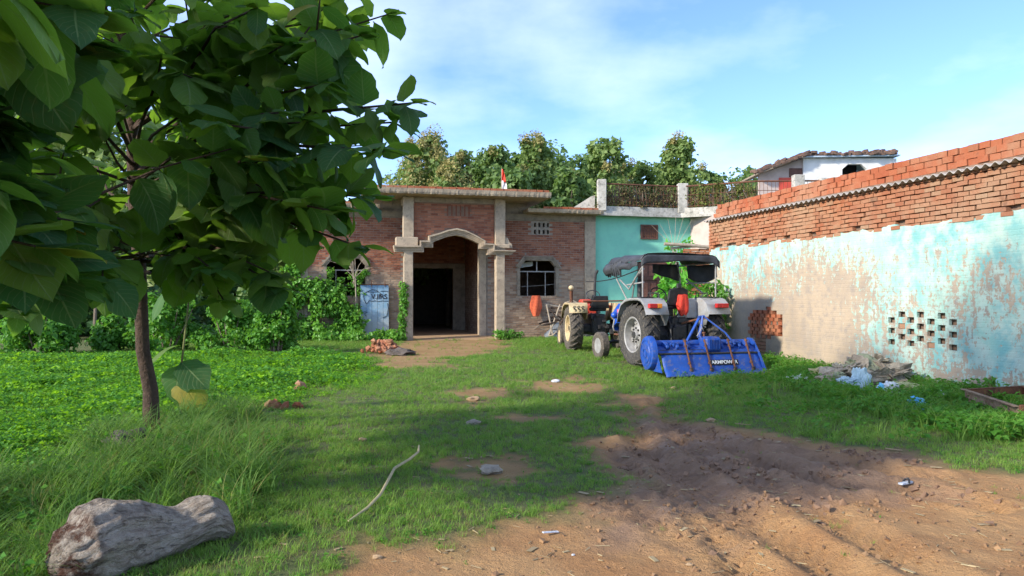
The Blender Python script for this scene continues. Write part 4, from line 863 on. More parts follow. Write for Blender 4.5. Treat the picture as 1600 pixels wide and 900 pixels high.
m = MB(); sec = lambda y, w_, z0, z1: [(-w_, y, z0), (-w_, y, z1-.10), (-w_+.07, y, z1), (w_-.07, y, z1), (w_, y, z1-.10), (w_, y, z0)]
V = sum([sec(.86, .30, .95, 1.50), sec(1.5, .30, .95, 1.47), sec(2.3, .29, .9, 1.40), sec(2.5, .27, .8, 1.30), sec(2.53, .25, .7, 1.2)], [])
m.add(V, [(6*i+j, 6*(i+1)+j, 6*(i+1)+(j+1) % 6, 6*i+(j+1) % 6) for i in range(4) for j in range(6)]+[(0,1,2,3,4,5), tuple(24+j for j in (5,4,3,2,1,0))]); hd = m.build('bonnet', M['blue_hood'], t1, 30)
for s in (-1, 1): MB().box(*sorted((s*.301, s*.307)), .95, 2.2, 1.18, 1.26).build('stripe', M['pink'], hd)
MB().cbox(-.2, .2, 2.53, 2.56, .78, 1.15, .008).build('grille', M['black_plastic'], hd)
m = MB(); m.tube([(-.72, 2.12, .36), (-.5, 2.12, .44), (.5, 2.12, .44), (.72, 2.12, .36)], .045, 8); m.cbox(-.14, .14, 1.95, 2.3, .42, .62, .02); m.build('front_axle', M['black_metal'], t1, True)
m = MB(); m.lathe([(.055, 1.42), (.06, 1.5), (.06, 1.98), (.05, 2.0), (.03, 2.0), (.03, 2.08)], 14, (-.30, .98, 0), 'z'); m.build('exhaust', M['black_metal'], t1, True)
bl = MB().ball((-.60, 1.75, 1.12), .085, 16, 10).build('side_lamp', M['blue_hood'], t1, True); tubes([[(-.30, 1.75, 1.0), (-.5, 1.75, 1.04), (-.6, 1.75, 1.06)]], .014, 'lamp_arm', M['black_metal'], bl)
tubes([[(-.62, 1.7, 1.02), (-.66, 1.7, .82), (-.62, 1.72, .74), (-.5, 1.75, .72), (-.46, 1.76, .60)]], .02, 'bent_pipe', M['silver'], t1)
MB().cbox(-.55, -.25, 1.45, 1.9, .62, .66, .01).build('step_plate', M['rust'], t1)
# canopy: tube frame and black canvas with loose, bunched ends
CX, CY0, CY1 = .93, -.36, 1.18; zt = 2.49
cn = tubes([[(s*CX, CY0, 1.5), (s*CX, CY0, 1.95), (s*CX, CY0, 2.28), (s*(CX-.03), CY0, 2.38), (s*(CX-.12), CY0, zt)] for s in (-1, 1)]+[[(s*.60, .72, 1.2), (s*.86, CY1-.1, 2.0), (s*(CX-.1), CY1, zt-.05)] for s in (-1, 1)]
          +[[(s*.85, CY0, 2.35), (s*.85, CY1, 2.33)] for s in (-1, 1)]+[[(-CX+.14, y, zt-.02), (0, y, zt+.0), (CX-.14, y, zt-.02)] for y in (CY0, .4, CY1)]
          +[[(-.86, .9, 1.98), (-.93, .3, 1.75), (-.90, CY0, 2.3)], [(-.70, .6, 1.5), (-.88, .1, 2.0), (-.90, CY0, 2.2)], [(-.90, CY0, 1.9), (-.88, .5, 1.85)], [(.88, CY0, 1.9), (.86, .8, 1.9)], [(.86, .8, 2.0), (.9, .1, 1.65), (.66, -.1, 1.55)]], .018, 'canopy_frame', M['silver'], t1)
m = MB(); random.seed(5)
def roof(a, b):
    x = -1.01+2.02*a; y = CY0-.05+(CY1-CY0+.12)*b; e = max(0, abs(x)-.86); z = zt+.035-4.5*e*e-.3*e+.012*math.sin(11*b+5*a)+.03*math.sin(math.pi*a)-.03*math.sin(math.pi*b*3)**2
    return (x, y, z)
m.grid(roof, 22, 12); cv = m.build('canopy', M['canvas'], t1, 60, thick=.008, fixn=False)
m = MB(); m.grid(lambda a, b: ((-1.0+2.0*a), CY0-.06-.02*math.sin(19*a), zt+.02-(.19+.02*math.sin(7*a))*b-(.3*max(0, abs(-1+2*a)-.86)+4.5*max(0, abs(-1+2*a)-.86)**2)*(1-b*.3)+.05*b*math.sin(math.pi*a)), 26, 4); m.build('rear_valance', M['canvas'], cv, 60, thick=.006, fixn=False)
m = MB(); m.grid(lambda a, b: (.99-.02*math.sin(8*a+3*b), CY0+.02+1.3*a, 2.33-(.30+.12*math.sin(3.2*a))*b), 14, 5); m.build('side_curtain', M['canvas'], cv, 60, thick=.006, fixn=False)
m = MB(); m.grid(lambda a, b: (.9-.75*a, CY1+.02+.05*math.sin(12*a), 2.38-(.42-.2*a)*b), 14, 5); m.build('front_curtain', M['canvas'], cv, 60, thick=.006, fixn=False)
m = MB(); m.grid(lambda a, b: (-1.0-.03*math.sin(15*a)-.10*a*math.sin(3*b), CY0+.1+1.55*a, 2.36-(.10+.17*a+.015*math.sin(9*a))*b+.012*math.sin(17*a)*b), 30, 7); m.build('bunched_cover', M['canvas'], cv, 60, thick=.01, fixn=False)
m = MB()
for k in range(7): m.tube([(-1.0+.02*math.sin(k), .55+.09*k, 2.40-.01*k), (-1.04, .58+.10*k, 2.25), (-.98, .62+.11*k, 2.06+.02*math.sin(2*k))], [.03, .05, .02], 7)
m.build('canvas_folds', M['canvas'], cv, 60)
# red cloth hung over the seat back
c0 = t1.matrix_basis @ Vector((0, 0, 0)); loc = Vector(W(*[0, 0])+(0,)); rc_l = Matrix.Translation(t1.location) @ Matrix.Rotation(TH1, 4, 'Z') @ Vector((.10, -.36, 1.2))
rc = thing('red_cloth', 'bright red cloth hanging behind the seat of the canopied tractor', 'cloth', rc_l, TH1)
m = MB()
def drape(a, b):
    an = 2*math.pi*a; r_ = (.105+.035*math.sin(b*math.pi*.85))*(1+.14*math.sin(5*an)+.08*math.sin(3*an+4*b)); k = 1-.55*max(0, b-.75)*3
    return (r_*math.cos(an)*1.0*k, .03+r_*.5*math.sin(an)*k, .42-.46*b+.02*math.sin(3*an))
m.grid(drape, 30, 12); m.f.append(tuple(range(30))); m.build('fold', M['cloth_red'], rc, 60); m = MB()
m.grid(lambda a, b: (-.09-.07*math.sin(math.pi*b)*(1-a)-.04*a, .06-.03*a, .36-.32*b-.03*math.sin(6*b)), 5, 10); m.build('loose_corner', M['cloth_red'], rc, 60, thick=.012, fixn=False)
# ---------------------------------------------------------------- blue rotavator behind it
rl = Matrix.Translation((tx, ty_, 0)) @ Matrix.Rotation(TH1, 4, 'Z') @ Vector((-.33, -1.72, 0))
rt = thing('rotavator', 'bright blue rotavator with trailing board and brown spring rods behind the canopied tractor', 'rotavator', (rl.x, rl.y, gzs(rl.x, rl.y)+.02), R(13))
MB().lathe([(.065, -1.12), (.065, 1.16)], 16, (0, .05, .60), 'x').build('main_tube', M['blue'], rt, True)
m = MB(); pr = [(0, .045), (.20, .045), (.215, .03), (.29, .03), (.33, .015), (.345, -.02)]
cc = MB().lathe([(r_, -1.19-h) for r_, h in pr]+[(.345, -1.10), (0, -1.10)], 36, (0, -.05, .42), 'x', sx=.95); cs = cc.build('chain_case', M['blue'], rt, 30)
m = MB(); m.lathe([(.10, -1.232), (.10, -1.245), (.085, -1.247), (.085, -1.232)], 24, (0, -.05, .42), 'x', True); m.lathe([(.27, -1.215), (.27, -1.228), (.25, -1.23), (.25, -1.215)], 24, (0, -.05, .42), 'x', True); m.build('case_rings', M['blue'], cs, True)
MB().prism([(-.55, .06), (.30, .06), (.32, .55), (.1, .70), (-.1, .66), (-.30, .45)], lambda p: (-1.10, p[0], p[1]), lambda p: (-1.085, p[0], p[1])).build('side_plate', M['blue'], rt)
MB().prism([(-.62, .05), (.30, .05), (.30, .55), (.1, .70), (-.10, .68), (-.34, .42)], lambda p: (1.14, p[0], p[1]), lambda p: (1.16, p[0], p[1])).build('side_plate', M['blue'], rt)
m = MB(); ysz = [(.25, .50), (.05, .56), (-.15, .52), (-.27, .42)]
m.grid(lambda a, b: (-1.08+2.21*a,)+tuple(np.interp(b*3, range(4), [q[k] for q in ysz]) for k in (0, 1)), 2, 3); m.build('hood_sheet', M['blue'], rt, thick=.01)
m = MB(); ysz2 = [(-.28, .40), (-.36, .30), (-.45, .12), (-.56, .03), (-.60, -.02)]
def board(a, b):
    y, z = (np.interp(b*4, range(5), [q[k] for q in ysz2]) for k in (0, 1)); x = (-1.0-.02*b)+(2.10+.20*b)*a; return (x, y, z+.006*math.sin(9*a))
m.grid(board, 24, 8); bd = m.build('trailing_board', M['blue'], rt, 25, thick=.012, fixn=False)
m = MB(); m.tube([(-1.05, -.29, .41), (1.12, -.29, .41)], .022, 8); m.tube([(-1.0, -.20, .47), (.2, -.20, .47)], .015, 8); m.build('hinge_rod', M['black_metal'], rt, True)
for x in (-.46, -.02, .50, .90):
    r_ = tubes([[(x, -.22, .69), (x+.01, -.30, .50), (x+.02, -.50, .10)]], .019, 'spring_rod', M['rust'], rt); m = MB()
    for (y, z) in ((-.225, .66), (-.262, .56), (-.43, .23), (-.50, .10)): m.lathe([(.030, -.02), (.034, 0), (.030, .02)], 10, (x+.01, y, z), 'z')
    m.build('spring_collar', M['rust'], r_, True); m = MB(); m.obox((x+.02, -.50, .10), (.03, .03, .045)); m.build('rod_foot', M['black_metal'], r_)
for x in (-.82, -.60, -.35, .25, .38, .62, .78, .98):
    m = MB(); m.obox((x, -.10, .58), (.035, .09, .05), Matrix.Rotation(.3, 3, 'X')); m.lathe([(.035, -.03), (.05, -.02), (.05, .02), (.035, .03)], 12, (x, -.18, .54), 'x'); m.build('bracket', M['blue'], rt, 30)
for x in (-.7, .7): MB().lathe([(.075, -.02), (.095, -.02), (.095, .02), (.075, .02)], 20, (x+.02, -.18, .54), 'y', True).build('ring', M['blue'], rt, 30)
gb = MB(); gb.cbox(-.02, .34, -.30, .10, .42, .74, .05); gb = gb.build('gearbox', M['blue'], rt, bev=.015); m = MB()
for k in range(7): m.box(.05+k*.035, .062+k*.035, -.325, -.295, .50, .69)
m.build('cooling_fin', M['blue'], gb); MB().lathe([(.02, .74), (.02, .79), (.035, .80), (.035, .83), (0, .83)], 10, (.06, -.05, 0), 'z').build('oil_plug', M['rust'], gb)
def bar(m, a, b, hw, hd):
    a, b = Vector(a), Vector(b); d = (b-a); q = d.to_track_quat('Z', 'Y').to_matrix(); m.obox((a+b)/2, (hw, hd, d.length/2), q)
m = MB(); bar(m, (-.30, .02, .62), (.05, .12, 1.13), .03, .014); bar(m, (.14, .12, 1.15), (.50, -.12, .82), .035, .014); bar(m, (.50, -.12, .82), (.66, -.22, .58), .035, .016); bar(m, (.10, .10, 1.16), (.02, .05, .72), .03, .012); bar(m, (.13, .16, 1.15), (.04, .18, .70), .025, .012); bar(m, (-.03, -.05, .76), (.10, -.26, .48), .03, .014); m.tube([(.02, .12, 1.13), (.16, .12, 1.14)], .03, 8); m.build('hitch_mast', M['blue'], rt)
tubes([[(-.06, .02, .74), (.04, .02, .9), (.1, .04, .84), (.05, .06, .98), (.16, .06, .92)]], .01, 'chain', M['silver'], rt, 6)
def text(body, size, mat, parent, loc, rot, name='lettering', ext=.0012, sx=1.):
    cu_ = bpy.data.curves.new(name, 'FONT'); cu_.body = body; cu_.size = size; cu_.extrude = ext; cu_.align_x = 'CENTER'; cu_.align_y = 'CENTER'; cu_.offset = size*.012
    tmp = bpy.data.objects.new(name, cu_); COL.objects.link(tmp); bpy.context.view_layer.update(); me = bpy.data.meshes.new_from_object(tmp.evaluated_get(bpy.context.evaluated_depsgraph_get())); bpy.data.objects.remove(tmp)
    me.materials.clear(); me.materials.append(mat); o = link(name, me, parent); o.location = loc; o.rotation_euler = rot; o.scale = (sx, 1, 1); return o
tilt = math.atan2(.18, .09)
pl = MB().obox((0, 0, 0), (.33, .055, .002)).build('name_plate', M['dark'], rt); pl.location = (.30, -.405-.011, .235); pl.rotation_euler = (tilt, 0, 0)
text('FARMPOWER', .104, M['white_paint'], pl, (0, 0, .0035), (0, 0, 0))
# ---------------------------------------------------------------- older tractor with cream fenders
x2, y2 = 2.45, 21.75; TH2 = R(7)
t2 = thing('tractor', 'older tractor with cream fenders, red tank and black seat near the gatehouse window', 'tractor', (x2, y2, gzs(x2, y2)-.02), TH2, 'tractors parked in the yard')
for s in (-1, 1): rear_wheel(t2, (s*.70, 0, .67), .67, .36, s, M['rubber_dust'], M['cream'])
for s in (-1, 1): front_wheel(t2, (s*.66, 1.95, .34), .34, .2, s, M['rubber_dust'], M['cream'])
FP2 = [(.62, .95), (.55, 1.2), (.40, 1.33), (.1, 1.40), (-.45, 1.40), (-.50, 1.385), (-.56, 1.12)]
for s in (-1, 1):
    f = fender(t2, s, .40, .92, FP2, M['cream']); m = MB()
    for k in range(3):
        c_ = s*(.53+.12*k); 
        for q in range(2): m.tube([(c_+.035*math.cos(a)*(1 if q else -1), -.545-.25*(.14-(q*.1+.035*math.sin(a)))*.35, 1.20+q*.075+.035*math.sin(a)) for a in np.linspace(.6, 4.4, 9)], .010, 5)
    m.build('painted_scroll', M['dark'], f)
m = MB(); m.cbox(-.56, .56, -.15, .15, .54, .80, .04); m.cbox(-.22, .22, -.3, .9, .5, 1.08, .05); m.cbox(-.2, .2, .9, 2.15, .5, 1.0, .04); m.tube([(-.62, 1.95, .36), (0, 1.95, .45), (.62, 1.95, .36)], .045, 8); m.build('chassis', M['black_metal'], t2, bev=.01)
m = MB(); m.cbox(-.26, .26, .95, 2.2, 1.0, 1.36, .05); m.build('bonnet', M['red_paint'], t2, bev=.02)
MB().cbox(-.46, -.16, -.1, .42, 1.38, 1.50, .04).build('tool_box', M['red_paint'], t2, bev=.02)
MB().cbox(.0, .38, -.2, .1, 1.28, 1.33, .02).build('red_panel', M['red_paint'], t2)
s2 = MB().cbox(-.2, .24, -.2, .2, 1.16, 1.26, .03).build('seat', M['black_plastic'], t2, bev=.02)
MB().prism([(-.24, 1.24), (.30, 1.24), (.25, 1.60), (-.18, 1.60)], lambda p: (p[0], -.2-(p[1]-1.24)*.12, p[1]), lambda p: (p[0], -.27-(p[1]-1.24)*.12, p[1])).build('backrest', M['black_plastic'], s2, bev=.02)
tubes([[(.22, 1.2, 1.3), (.22, 1.2, 1.95), (.24, 1.18, 2.25), (.30, 1.14, 2.38)]], .04, 'exhaust', M['black_metal'], t2)
m = MB(); m.lathe([(.045, 1.35), (.05, 1.40), (.05, 1.72), (.07, 1.75)], 12, (-.56, .95, 0), 'z'); a = m.build('air_cleaner', M['rust'], t2, True); MB().ball((-.56, .95, 1.84), (.085, .085, .075), 12, 7).build('cleaner_bowl', M['cream'], a, True)
m = MB(); m.tube([(.2*math.cos(a), .5+.08*math.sin(a), 1.62+.14*math.sin(a)) for a in np.linspace(0, 6.283, 25)], .014, 7); m.tube([(0, .5, 1.62), (0, .85, 1.3)], .02, 7); m.build('steering_wheel', M['black_plastic'], t2, True)
tubes([[(-.5, -.40, 1.45), (.1, -.40, 1.45), (.85, -.40, 1.46)]], .022, 'cross_bar', M['rust'], t2)
m = MB(); random.seed(9)
for k in range(14): a = (random.uniform(-.3, .4), random.uniform(-.34, -.1), random.uniform(.45, 1.2)); m.tube([a, (a[0]+random.uniform(-.15, .15), a[1]-.06, a[2]+random.uniform(-.2, .2))], .014, 6)
for k in range(8): m.obox((random.uniform(-.3, .35), -.32, random.uniform(.5, 1.15)), (random.uniform(.03, .07), .05, random.uniform(.03, .07)))
m.build('hydraulics', M['black_metal'], t2)
# ---------------------------------------------------------------- foliage helpers
def leaf_cloud(name, C, Rr, per, size, mat, parent, up=.5, squash=.8, shape=(.45, .5), thin=None):
    """leaves spread through clumps: C (n,3) centres, Rr (n,) radii, per leaves in each; folded 4-vertex leaves"""
    C = np.asarray(C, float); Rr = np.asarray(Rr, float); n = len(C)*per; ci = np.repeat(np.arange(len(C)), per)
    d = rng.normal(0, 1, (n, 3)); d /= np.linalg.norm(d, axis=1)[:, None]; rad = rng.random(n)**.45
    p = C[ci]+d*rad[:, None]*Rr[ci][:, None]*np.array([1, 1, squash])
    nr = d*.7+rng.normal(0, .55, (n, 3)); nr[:, 2] += up; nr /= np.linalg.norm(nr, axis=1)[:, None]
    a = rng.normal(0, 1, (n, 3)); a[:, 2] -= .5; a -= nr*(a*nr).sum(1)[:, None]; a /= np.linalg.norm(a, axis=1)[:, None]; s = np.cross(nr, a)
    L_ = (size*np.exp(rng.normal(0, .25, n)))[:, None]; w = shape[0]*L_
    V = np.stack([p, p+a*L_*shape[1]+s*w+nr*L_*.10, p+a*L_-nr*L_*.15, p+a*L_*shape[1]-s*w+nr*L_*.10], 1).reshape(-1, 3)
    b = np.arange(n)[:, None]*4; Fq = np.concatenate([b+np.array([0, 1, 2]), b+np.array([0, 2, 3])], 0)
    cr = rng.random(len(C)); r = np.clip(cr[ci]*.6+rng.random(n)*.4, 0, 1)
    return mesh_np(name, V, Fq, mat, parent, attr={'rnd': np.repeat(r, 4)})
def trunk_tree(parent, x, y, h, r, seed, nl=7, spread=1.6, mat=None, z0=0., low=.35):
    rs = random.Random(seed); m = MB(); pts = [(x+rs.gauss(0, .12)*k*.4, y+rs.gauss(0, .12)*k*.4, z0-.1+h*k/6) for k in range(7)]; m.tube(pts, [r*(1-.13*k) for k in range(7)], 8)
    tips = []
    for k in range(nl):
        t = low+(.95-low)*k/max(1, nl-1); i = min(5, int(t*6)); f = t*6-i; b = [pts[i][q]+(pts[i+1][q]-pts[i][q])*f for q in range(3)]; a = k*2.4+rs.random(); ln = spread*(1.1-.65*t)*rs.uniform(.8, 1.2)
        e = (b[0]+ln*math.cos(a), b[1]+ln*math.sin(a), b[2]+ln*.55); mid = (b[0]+ln*.55*math.cos(a), b[1]+ln*.55*math.sin(a), b[2]+ln*.2); m.tube([b, mid, e], [r*.4, r*.28, r*.12], 6); tips.append(e)
    m.build('trunk', mat or M['bark_far'], parent, True); return pts, tips
M['leaf_far'] = leaf_mat('far_teak_leaf', (.15, .235, .065), (.25, .325, .10), (.24, .36, .08), .38, .55)  # yellow-green, lightened so the distance haze sits in the leaf colour
M['leaf_far2'] = leaf_mat('far_dark_leaf', (.11, .195, .055), (.185, .27, .08), (.19, .31, .06), .38, .55)  # darker green, with the same distance haze put into the colour
M['blossom'] = leaf_mat('teak_blossom', (.36, .32, .11), (.46, .40, .16), (.34, .31, .10), .3, .8)
M['leaf_bush'] = leaf_mat('bush_leaf', (.07, .21, .025), (.13, .32, .035), (.18, .42, .03), .35, .5)
M['leaf_dark'] = leaf_mat('wood_leaf', (.025, .075, .018), (.045, .11, .025), (.07, .16, .02), .3, .5)
M['leaf_vine'] = leaf_mat('creeper_leaf', (.09, .26, .03), (.17, .38, .05), (.22, .46, .04), .35, .45)
M['leaf_papaya'] = leaf_mat('shrub_leaf', (.10, .36, .04), (.17, .46, .06), (.26, .58, .05), .4, .45)
M['leaf_dry'] = leaf_mat('dry_creeper_leaf', (.12, .09, .045), (.17, .16, .055), (.14, .12, .04), .25, .8)
M['leaf_olive'] = leaf_mat('olive_creeper_leaf', (.13, .15, .035), (.20, .23, .05), (.2, .22, .04), .3, .7)
# ---------------------------------------------------------------- teak trees behind the houses
def far_tree(label, px, top, Y, wpx, seed, mat, blossom=0., group='trees behind the houses', leaf=.25, nlobe=26, low=.35, per=95, slim=1.):
    x = (px-800)/F*Y; h = CAMZ+(HOR-top)*Y/F; w = wpx/F*Y/2*1.18; nlobe = int(nlobe*1.5); rs = np.random.default_rng(seed)
    t = worldthing('teak_tree', label, 'tree', x, Y, 0, group); pts, tips = trunk_tree(t, x, Y, h*.9, .14, seed, 9, w*.9)
    C = []; Rr = []
    for k in range(nlobe):
        f = (k+.5)/nlobe; zz = h*(low+(.97-low)*f); env = w*(1.05-.75*f**1.6)*slim; a = k*2.399+rs.random(); rr = env*(.25+.85*rs.random()**.6); C.append((x+rr*math.cos(a), Y+rr*math.sin(a), zz-.15*rr)); Rr.append(w*(.18+.24*rs.random())*(1.15-.45*f))
    C.append((x, Y, h-.45)); Rr.append(.5); C.append((x, Y, h*.75)); Rr.append(w*.5); C.append((x, Y, h*.55)); Rr.append(w*.65); cr = leaf_cloud('crown', C, Rr, per, leaf, mat, t)
    if blossom:
        sel = [i for i in range(len(C)) if C[i][2] > h*.5 and rs.random() < blossom]
        if sel: leaf_cloud('blossom', [(C[i][0], C[i][1]-.2, C[i][2]+Rr[i]*.7) for i in sel], [Rr[i]*.8 for i in sel], 170, .11, M['blossom'], cr, 1., 1.1)
    return t
L_ = ['full teak tree topped with cream blossom behind the gatehouse roof left of the flag', 'slender blossoming tree poking above the gatehouse roof', 'dark leafy tree with two upright tufts behind the roof flag', 'tall rounded teak with pale blossom right of the roof flag',
      'low dark tree filling the gap beyond the gatehouse roof end', 'broad pointed teak behind the left end of the roof terrace', 'short leafy tree behind the middle of the terrace railing', 'isolated tall teak with open sprays above the terrace post', 'small distant tree over the far end of the railing', 'distant low tree beside the tiled lean-to roof']
for i, a in enumerate(((666, 212, 40, 120, .85, 'leaf_far'), (722, 234, 42, 50, .8, 'leaf_far'), (772, 226, 39, 95, .1, 'leaf_far2'), (838, 210, 41, 90, .5, 'leaf_far'), (885, 258, 37, 80, 0, 'leaf_far2'), (944, 214, 42, 95, .25, 'leaf_far'), (1003, 250, 44, 60, .2, 'leaf_far'), (1060, 212, 43, 92, .3, 'leaf_far'), (1122, 268, 50, 50, .1, 'leaf_far2'), (1172, 258, 52, 40, 0, 'leaf_far2'))):
    far_tree(L_[i], a[0], a[1], a[2], a[3], 40+i, M[a[5]], a[4], nlobe=30 if a[3] > 80 else 20)
far_tree('low blossoming teak hidden behind the left half of the gatehouse roof', 700, 258, 37, 110, 77, M['leaf_far'], .9, nlobe=22); far_tree('low bushy tree hugging the gatehouse roof behind the flag', 800, 262, 36, 110, 78, M['leaf_far2'], .0, nlobe=22)
far_tree('green tree rising close behind the terrace corner wall', 905, 262, 39, 80, 79, M['leaf_far'], .1, nlobe=22)
for i, (px, tp, Y, wd, lab) in enumerate(((690, 232, 44, 100, 'teak filling the gap between the blossoming trees left of the flag'), (748, 243, 45, 90, 'lower teak between the slender tree and the flag'), (808, 236, 46, 90, 'teak standing behind the flag between two taller crowns'), (872, 240, 46, 90, 'teak merging with the tall crown right of the flag'), (918, 238, 47, 85, 'pale teak behind the stepped end of the gatehouse roof'), (975, 246, 48, 90, 'hazy teak between the two pointed teaks over the terrace'), (1032, 252, 48, 85, 'low hazy teak beside the isolated tall teak'), (1096, 258, 50, 80, 'low teak trailing off right of the isolated tall teak'))):
    far_tree(lab, px, tp, Y, wd, 140+i, M['leaf_far' if i % 2 else 'leaf_far2'], .15, nlobe=24, per=70)
LW = ['pale tall tree at the outer edge of the left wood', 'dense tree second from the outer edge of the left wood', 'broad tree in the left wood behind the teak trunk', 'tall tree in the left wood above the sunlit bushes', 'mid height tree of the left wood beyond the field path', 'leafy tree of the left wood nearest the gatehouse', 'drooping tree standing against the gatehouse side wall', 'dark tree deep inside the left wood']
for i, (px, tp, Y, wd) in enumerate(((10, 130, 31, 170), (105, 180, 34, 150), (195, 150, 32, 160), (290, 190, 33, 150), (375, 200, 35, 130), (440, 230, 31, 120), (505, 268, 33, 95), (-90, 120, 30, 200))):
    far_tree(LW[i], px, tp, Y, wd, 60+i, M['leaf_far2' if i % 2 else 'leaf_far'], 0, 'trees of the left wood', .34, 34, .18, 80)
C = [(X_, rng.uniform(45, 52), rng.uniform(4, 8.3+1.3*math.sin(X_*.9)+(1. if X_ < 4 else 0))) for X_ in rng.uniform(-9, 17, 240)]
o = leaf_cloud('far_tree_line', C, rng.uniform(.6, 1.3, 240), 80, .26, M['leaf_far2'], None); tag(o, 'distant hazy band of trees behind the gatehouse and terrace', 'trees', None, 'stuff')
C = [(rng.uniform(-34, -8), rng.uniform(31, 39), rng.uniform(.3, 4.5)) for k in range(150)]
C += [(X_, rng.uniform(26.5, 30) if X_ < -9 else rng.uniform(28, 31), rng.uniform(.2, 1.6)) for X_ in rng.uniform(-34, -7.5, 110)]
o = leaf_cloud('far_wood', C, rng.uniform(.8, 1.4, 260), 80, .26, M['leaf_dark'], None); tag(o, 'dark undergrowth of the wood behind the left field', 'wood', None, 'stuff')
for i, (px, lab) in enumerate(((147, 'thin pale sapling trunk standing before the dark wood'), (187, 'short sapling with large leaves before the dark wood'))):
    x, y = lp(px, 25+i); t = worldthing('sapling', lab, 'sapling', x, y); MB().tube([(x, y, -.05), (x+.05, y, 1.2), (x-.03, y, 2.6)], [.06, .05, .03], 7).build('trunk', M['bark_far'], t, True)
    leaf_cloud('crown', [(x+rng.normal(0, .3), y+rng.normal(0, .3), rng.uniform(1.9, 3.2)) for k in range(8)], [.3]*8, 16, .28, M['leaf_far'], t)
# ---------------------------------------------------------------- bushes on the far side of the field
for i, (px, base, tp, wd, lab) in enumerate(((62, 556, 478, 125, 'leafy green bush at the far left edge of the field'), (178, 550, 492, 62, 'smaller bush beside the grassy gap in the hedge'), (262, 552, 466, 130, 'tall sunlit bush directly behind the teak trunk'), (362, 552, 470, 95, 'bush between the teak trunk and the creepers'), (432, 556, 452, 66, 'dark upright bush next to the creeper covered wall'))):
    x, y, _ = G(px, base); y += .6; x = (px-800)/F*y; h = CAMZ+(HOR-tp)*y/F; w = wd/F*y/2; t = worldthing('bush', lab, 'bush', x, y, 0, 'bushes beyond the field')
    m = MB()
    for k in range(7): a = k*.9; m.tube([(x+.1*math.cos(a), y+.1*math.sin(a), -.05), (x+w*.4*math.cos(a), y+w*.3*math.sin(a), h*.45), (x+w*.6*math.cos(a), y+w*.4*math.sin(a), h*.8)], [.03, .02, .008], 5)
    m.build('stem', M['bark_far'], t); n = 34; C = []
    for k in range(n): f = rng.random(); rr = math.sqrt(rng.random())*w*(1.0-.55*f**2); a = rng.random()*6.28; C.append((x+rr*math.cos(a), y+rr*.8*math.sin(a), h*(.1+.82*f)))
    leaf_cloud('foliage', C, rng.uniform(.2, .42, n)*(w/1.0)**.5, 130, .105, M['leaf_bush'], t); 
# creepers over the gatehouse's left wall, window and around the metal door; a vine up the porch pillar
def creeper(label, pts, rad, per, size, mat, thinv=.16):
    c0 = W(pts[0][0], pts[0][1]); t = worldthing('creeper', label, 'creeper', c0[0], c0[1]); C = [W(u, v)+(z,) for u, v, z in pts]
    m = MB()
    for k in range(0, len(C), 3): m.tube([(C[k][0], C[k][1], max(-.05, C[k][2]-.6)), C[k], (C[k][0]+.15, C[k][1], C[k][2]+.2)], .008, 5)
    m.build('vine_stem', M['stem'], t); leaf_cloud('foliage', C, [rad]*len(C), per, size, mat, t, .35, 1., (.45, .4)); return t
pts = []
for k in range(150):
    u = rng.uniform(-2.2, .95); zmax = np.interp(u, [-2.2, -1.1, -.5, .2, .95], [2.3, 2.7, 2.2, 1.75, 1.0]); z = rng.random()**.9*zmax; pts.append((u, HV-.10-.9*(1-z/2.4)*rng.random()**.8, z))
creeper('leafy green creeper smothering the gatehouse wall under the left window', pts, .22, 55, .12, M['leaf_vine'])
creeper('creeper strands hanging in the left window of the gatehouse', [(rng.uniform(-.25, 1.15), HV-.03, rng.uniform(1.6, 2.5)) for k in range(26)], .13, 26, .09, M['leaf_vine'])
creeper('low creeper spreading along the foot of the blue metal door', [(rng.uniform(-.6, 2.4), rng.uniform(26.0, 27.0), rng.uniform(.05, .22)) for k in range(50)], .22, 50, .11, M['leaf_vine'])
creeper('vine climbing the left porch pillar', [(2.40+rng.normal(0, .05)-.10*max(0, 1-z/1.6), HP-.22+rng.normal(0, .03), z) for z in np.linspace(.05, 1.95, 26)], .12, 28, .095, M['leaf_vine'])
creeper('small weeds at the foot of the right porch pillar', [(6.05+rng.normal(0, .25), HP-.3+rng.normal(0, .15), rng.uniform(.05, .3)) for k in range(14)], .16, 40, .08, M['leaf_bush'])
# dry bare shrub against the left wall above the door
x0, y0 = W(.75, HV-.3); t = worldthing('dry_shrub', 'dry leafless shrub standing against the brick wall above the metal door', 'shrub', x0, y0); m = MB(); random.seed(12)
for k in range(11):
    a = random.uniform(-.9, .9); l = random.uniform(.9, 1.9); b = (x0+random.gauss(0, .05), y0, 1.9+random.uniform(0, .7)); m.tube([b, (b[0]+.45*l*math.sin(a), b[1]-.05, b[2]+.45*l*math.cos(a)), (b[0]+.9*l*math.sin(a), b[1]-.1, b[2]+.7*l*math.cos(a)-.15*abs(a))], [.012, .009, .004], 5)
m.tube([(x0, y0, -.05), (x0+.05, y0, 1.5), (x0, y0, 3.4)], [.03, .022, .008], 6); m.build('branches', M['wood_grey'], t)
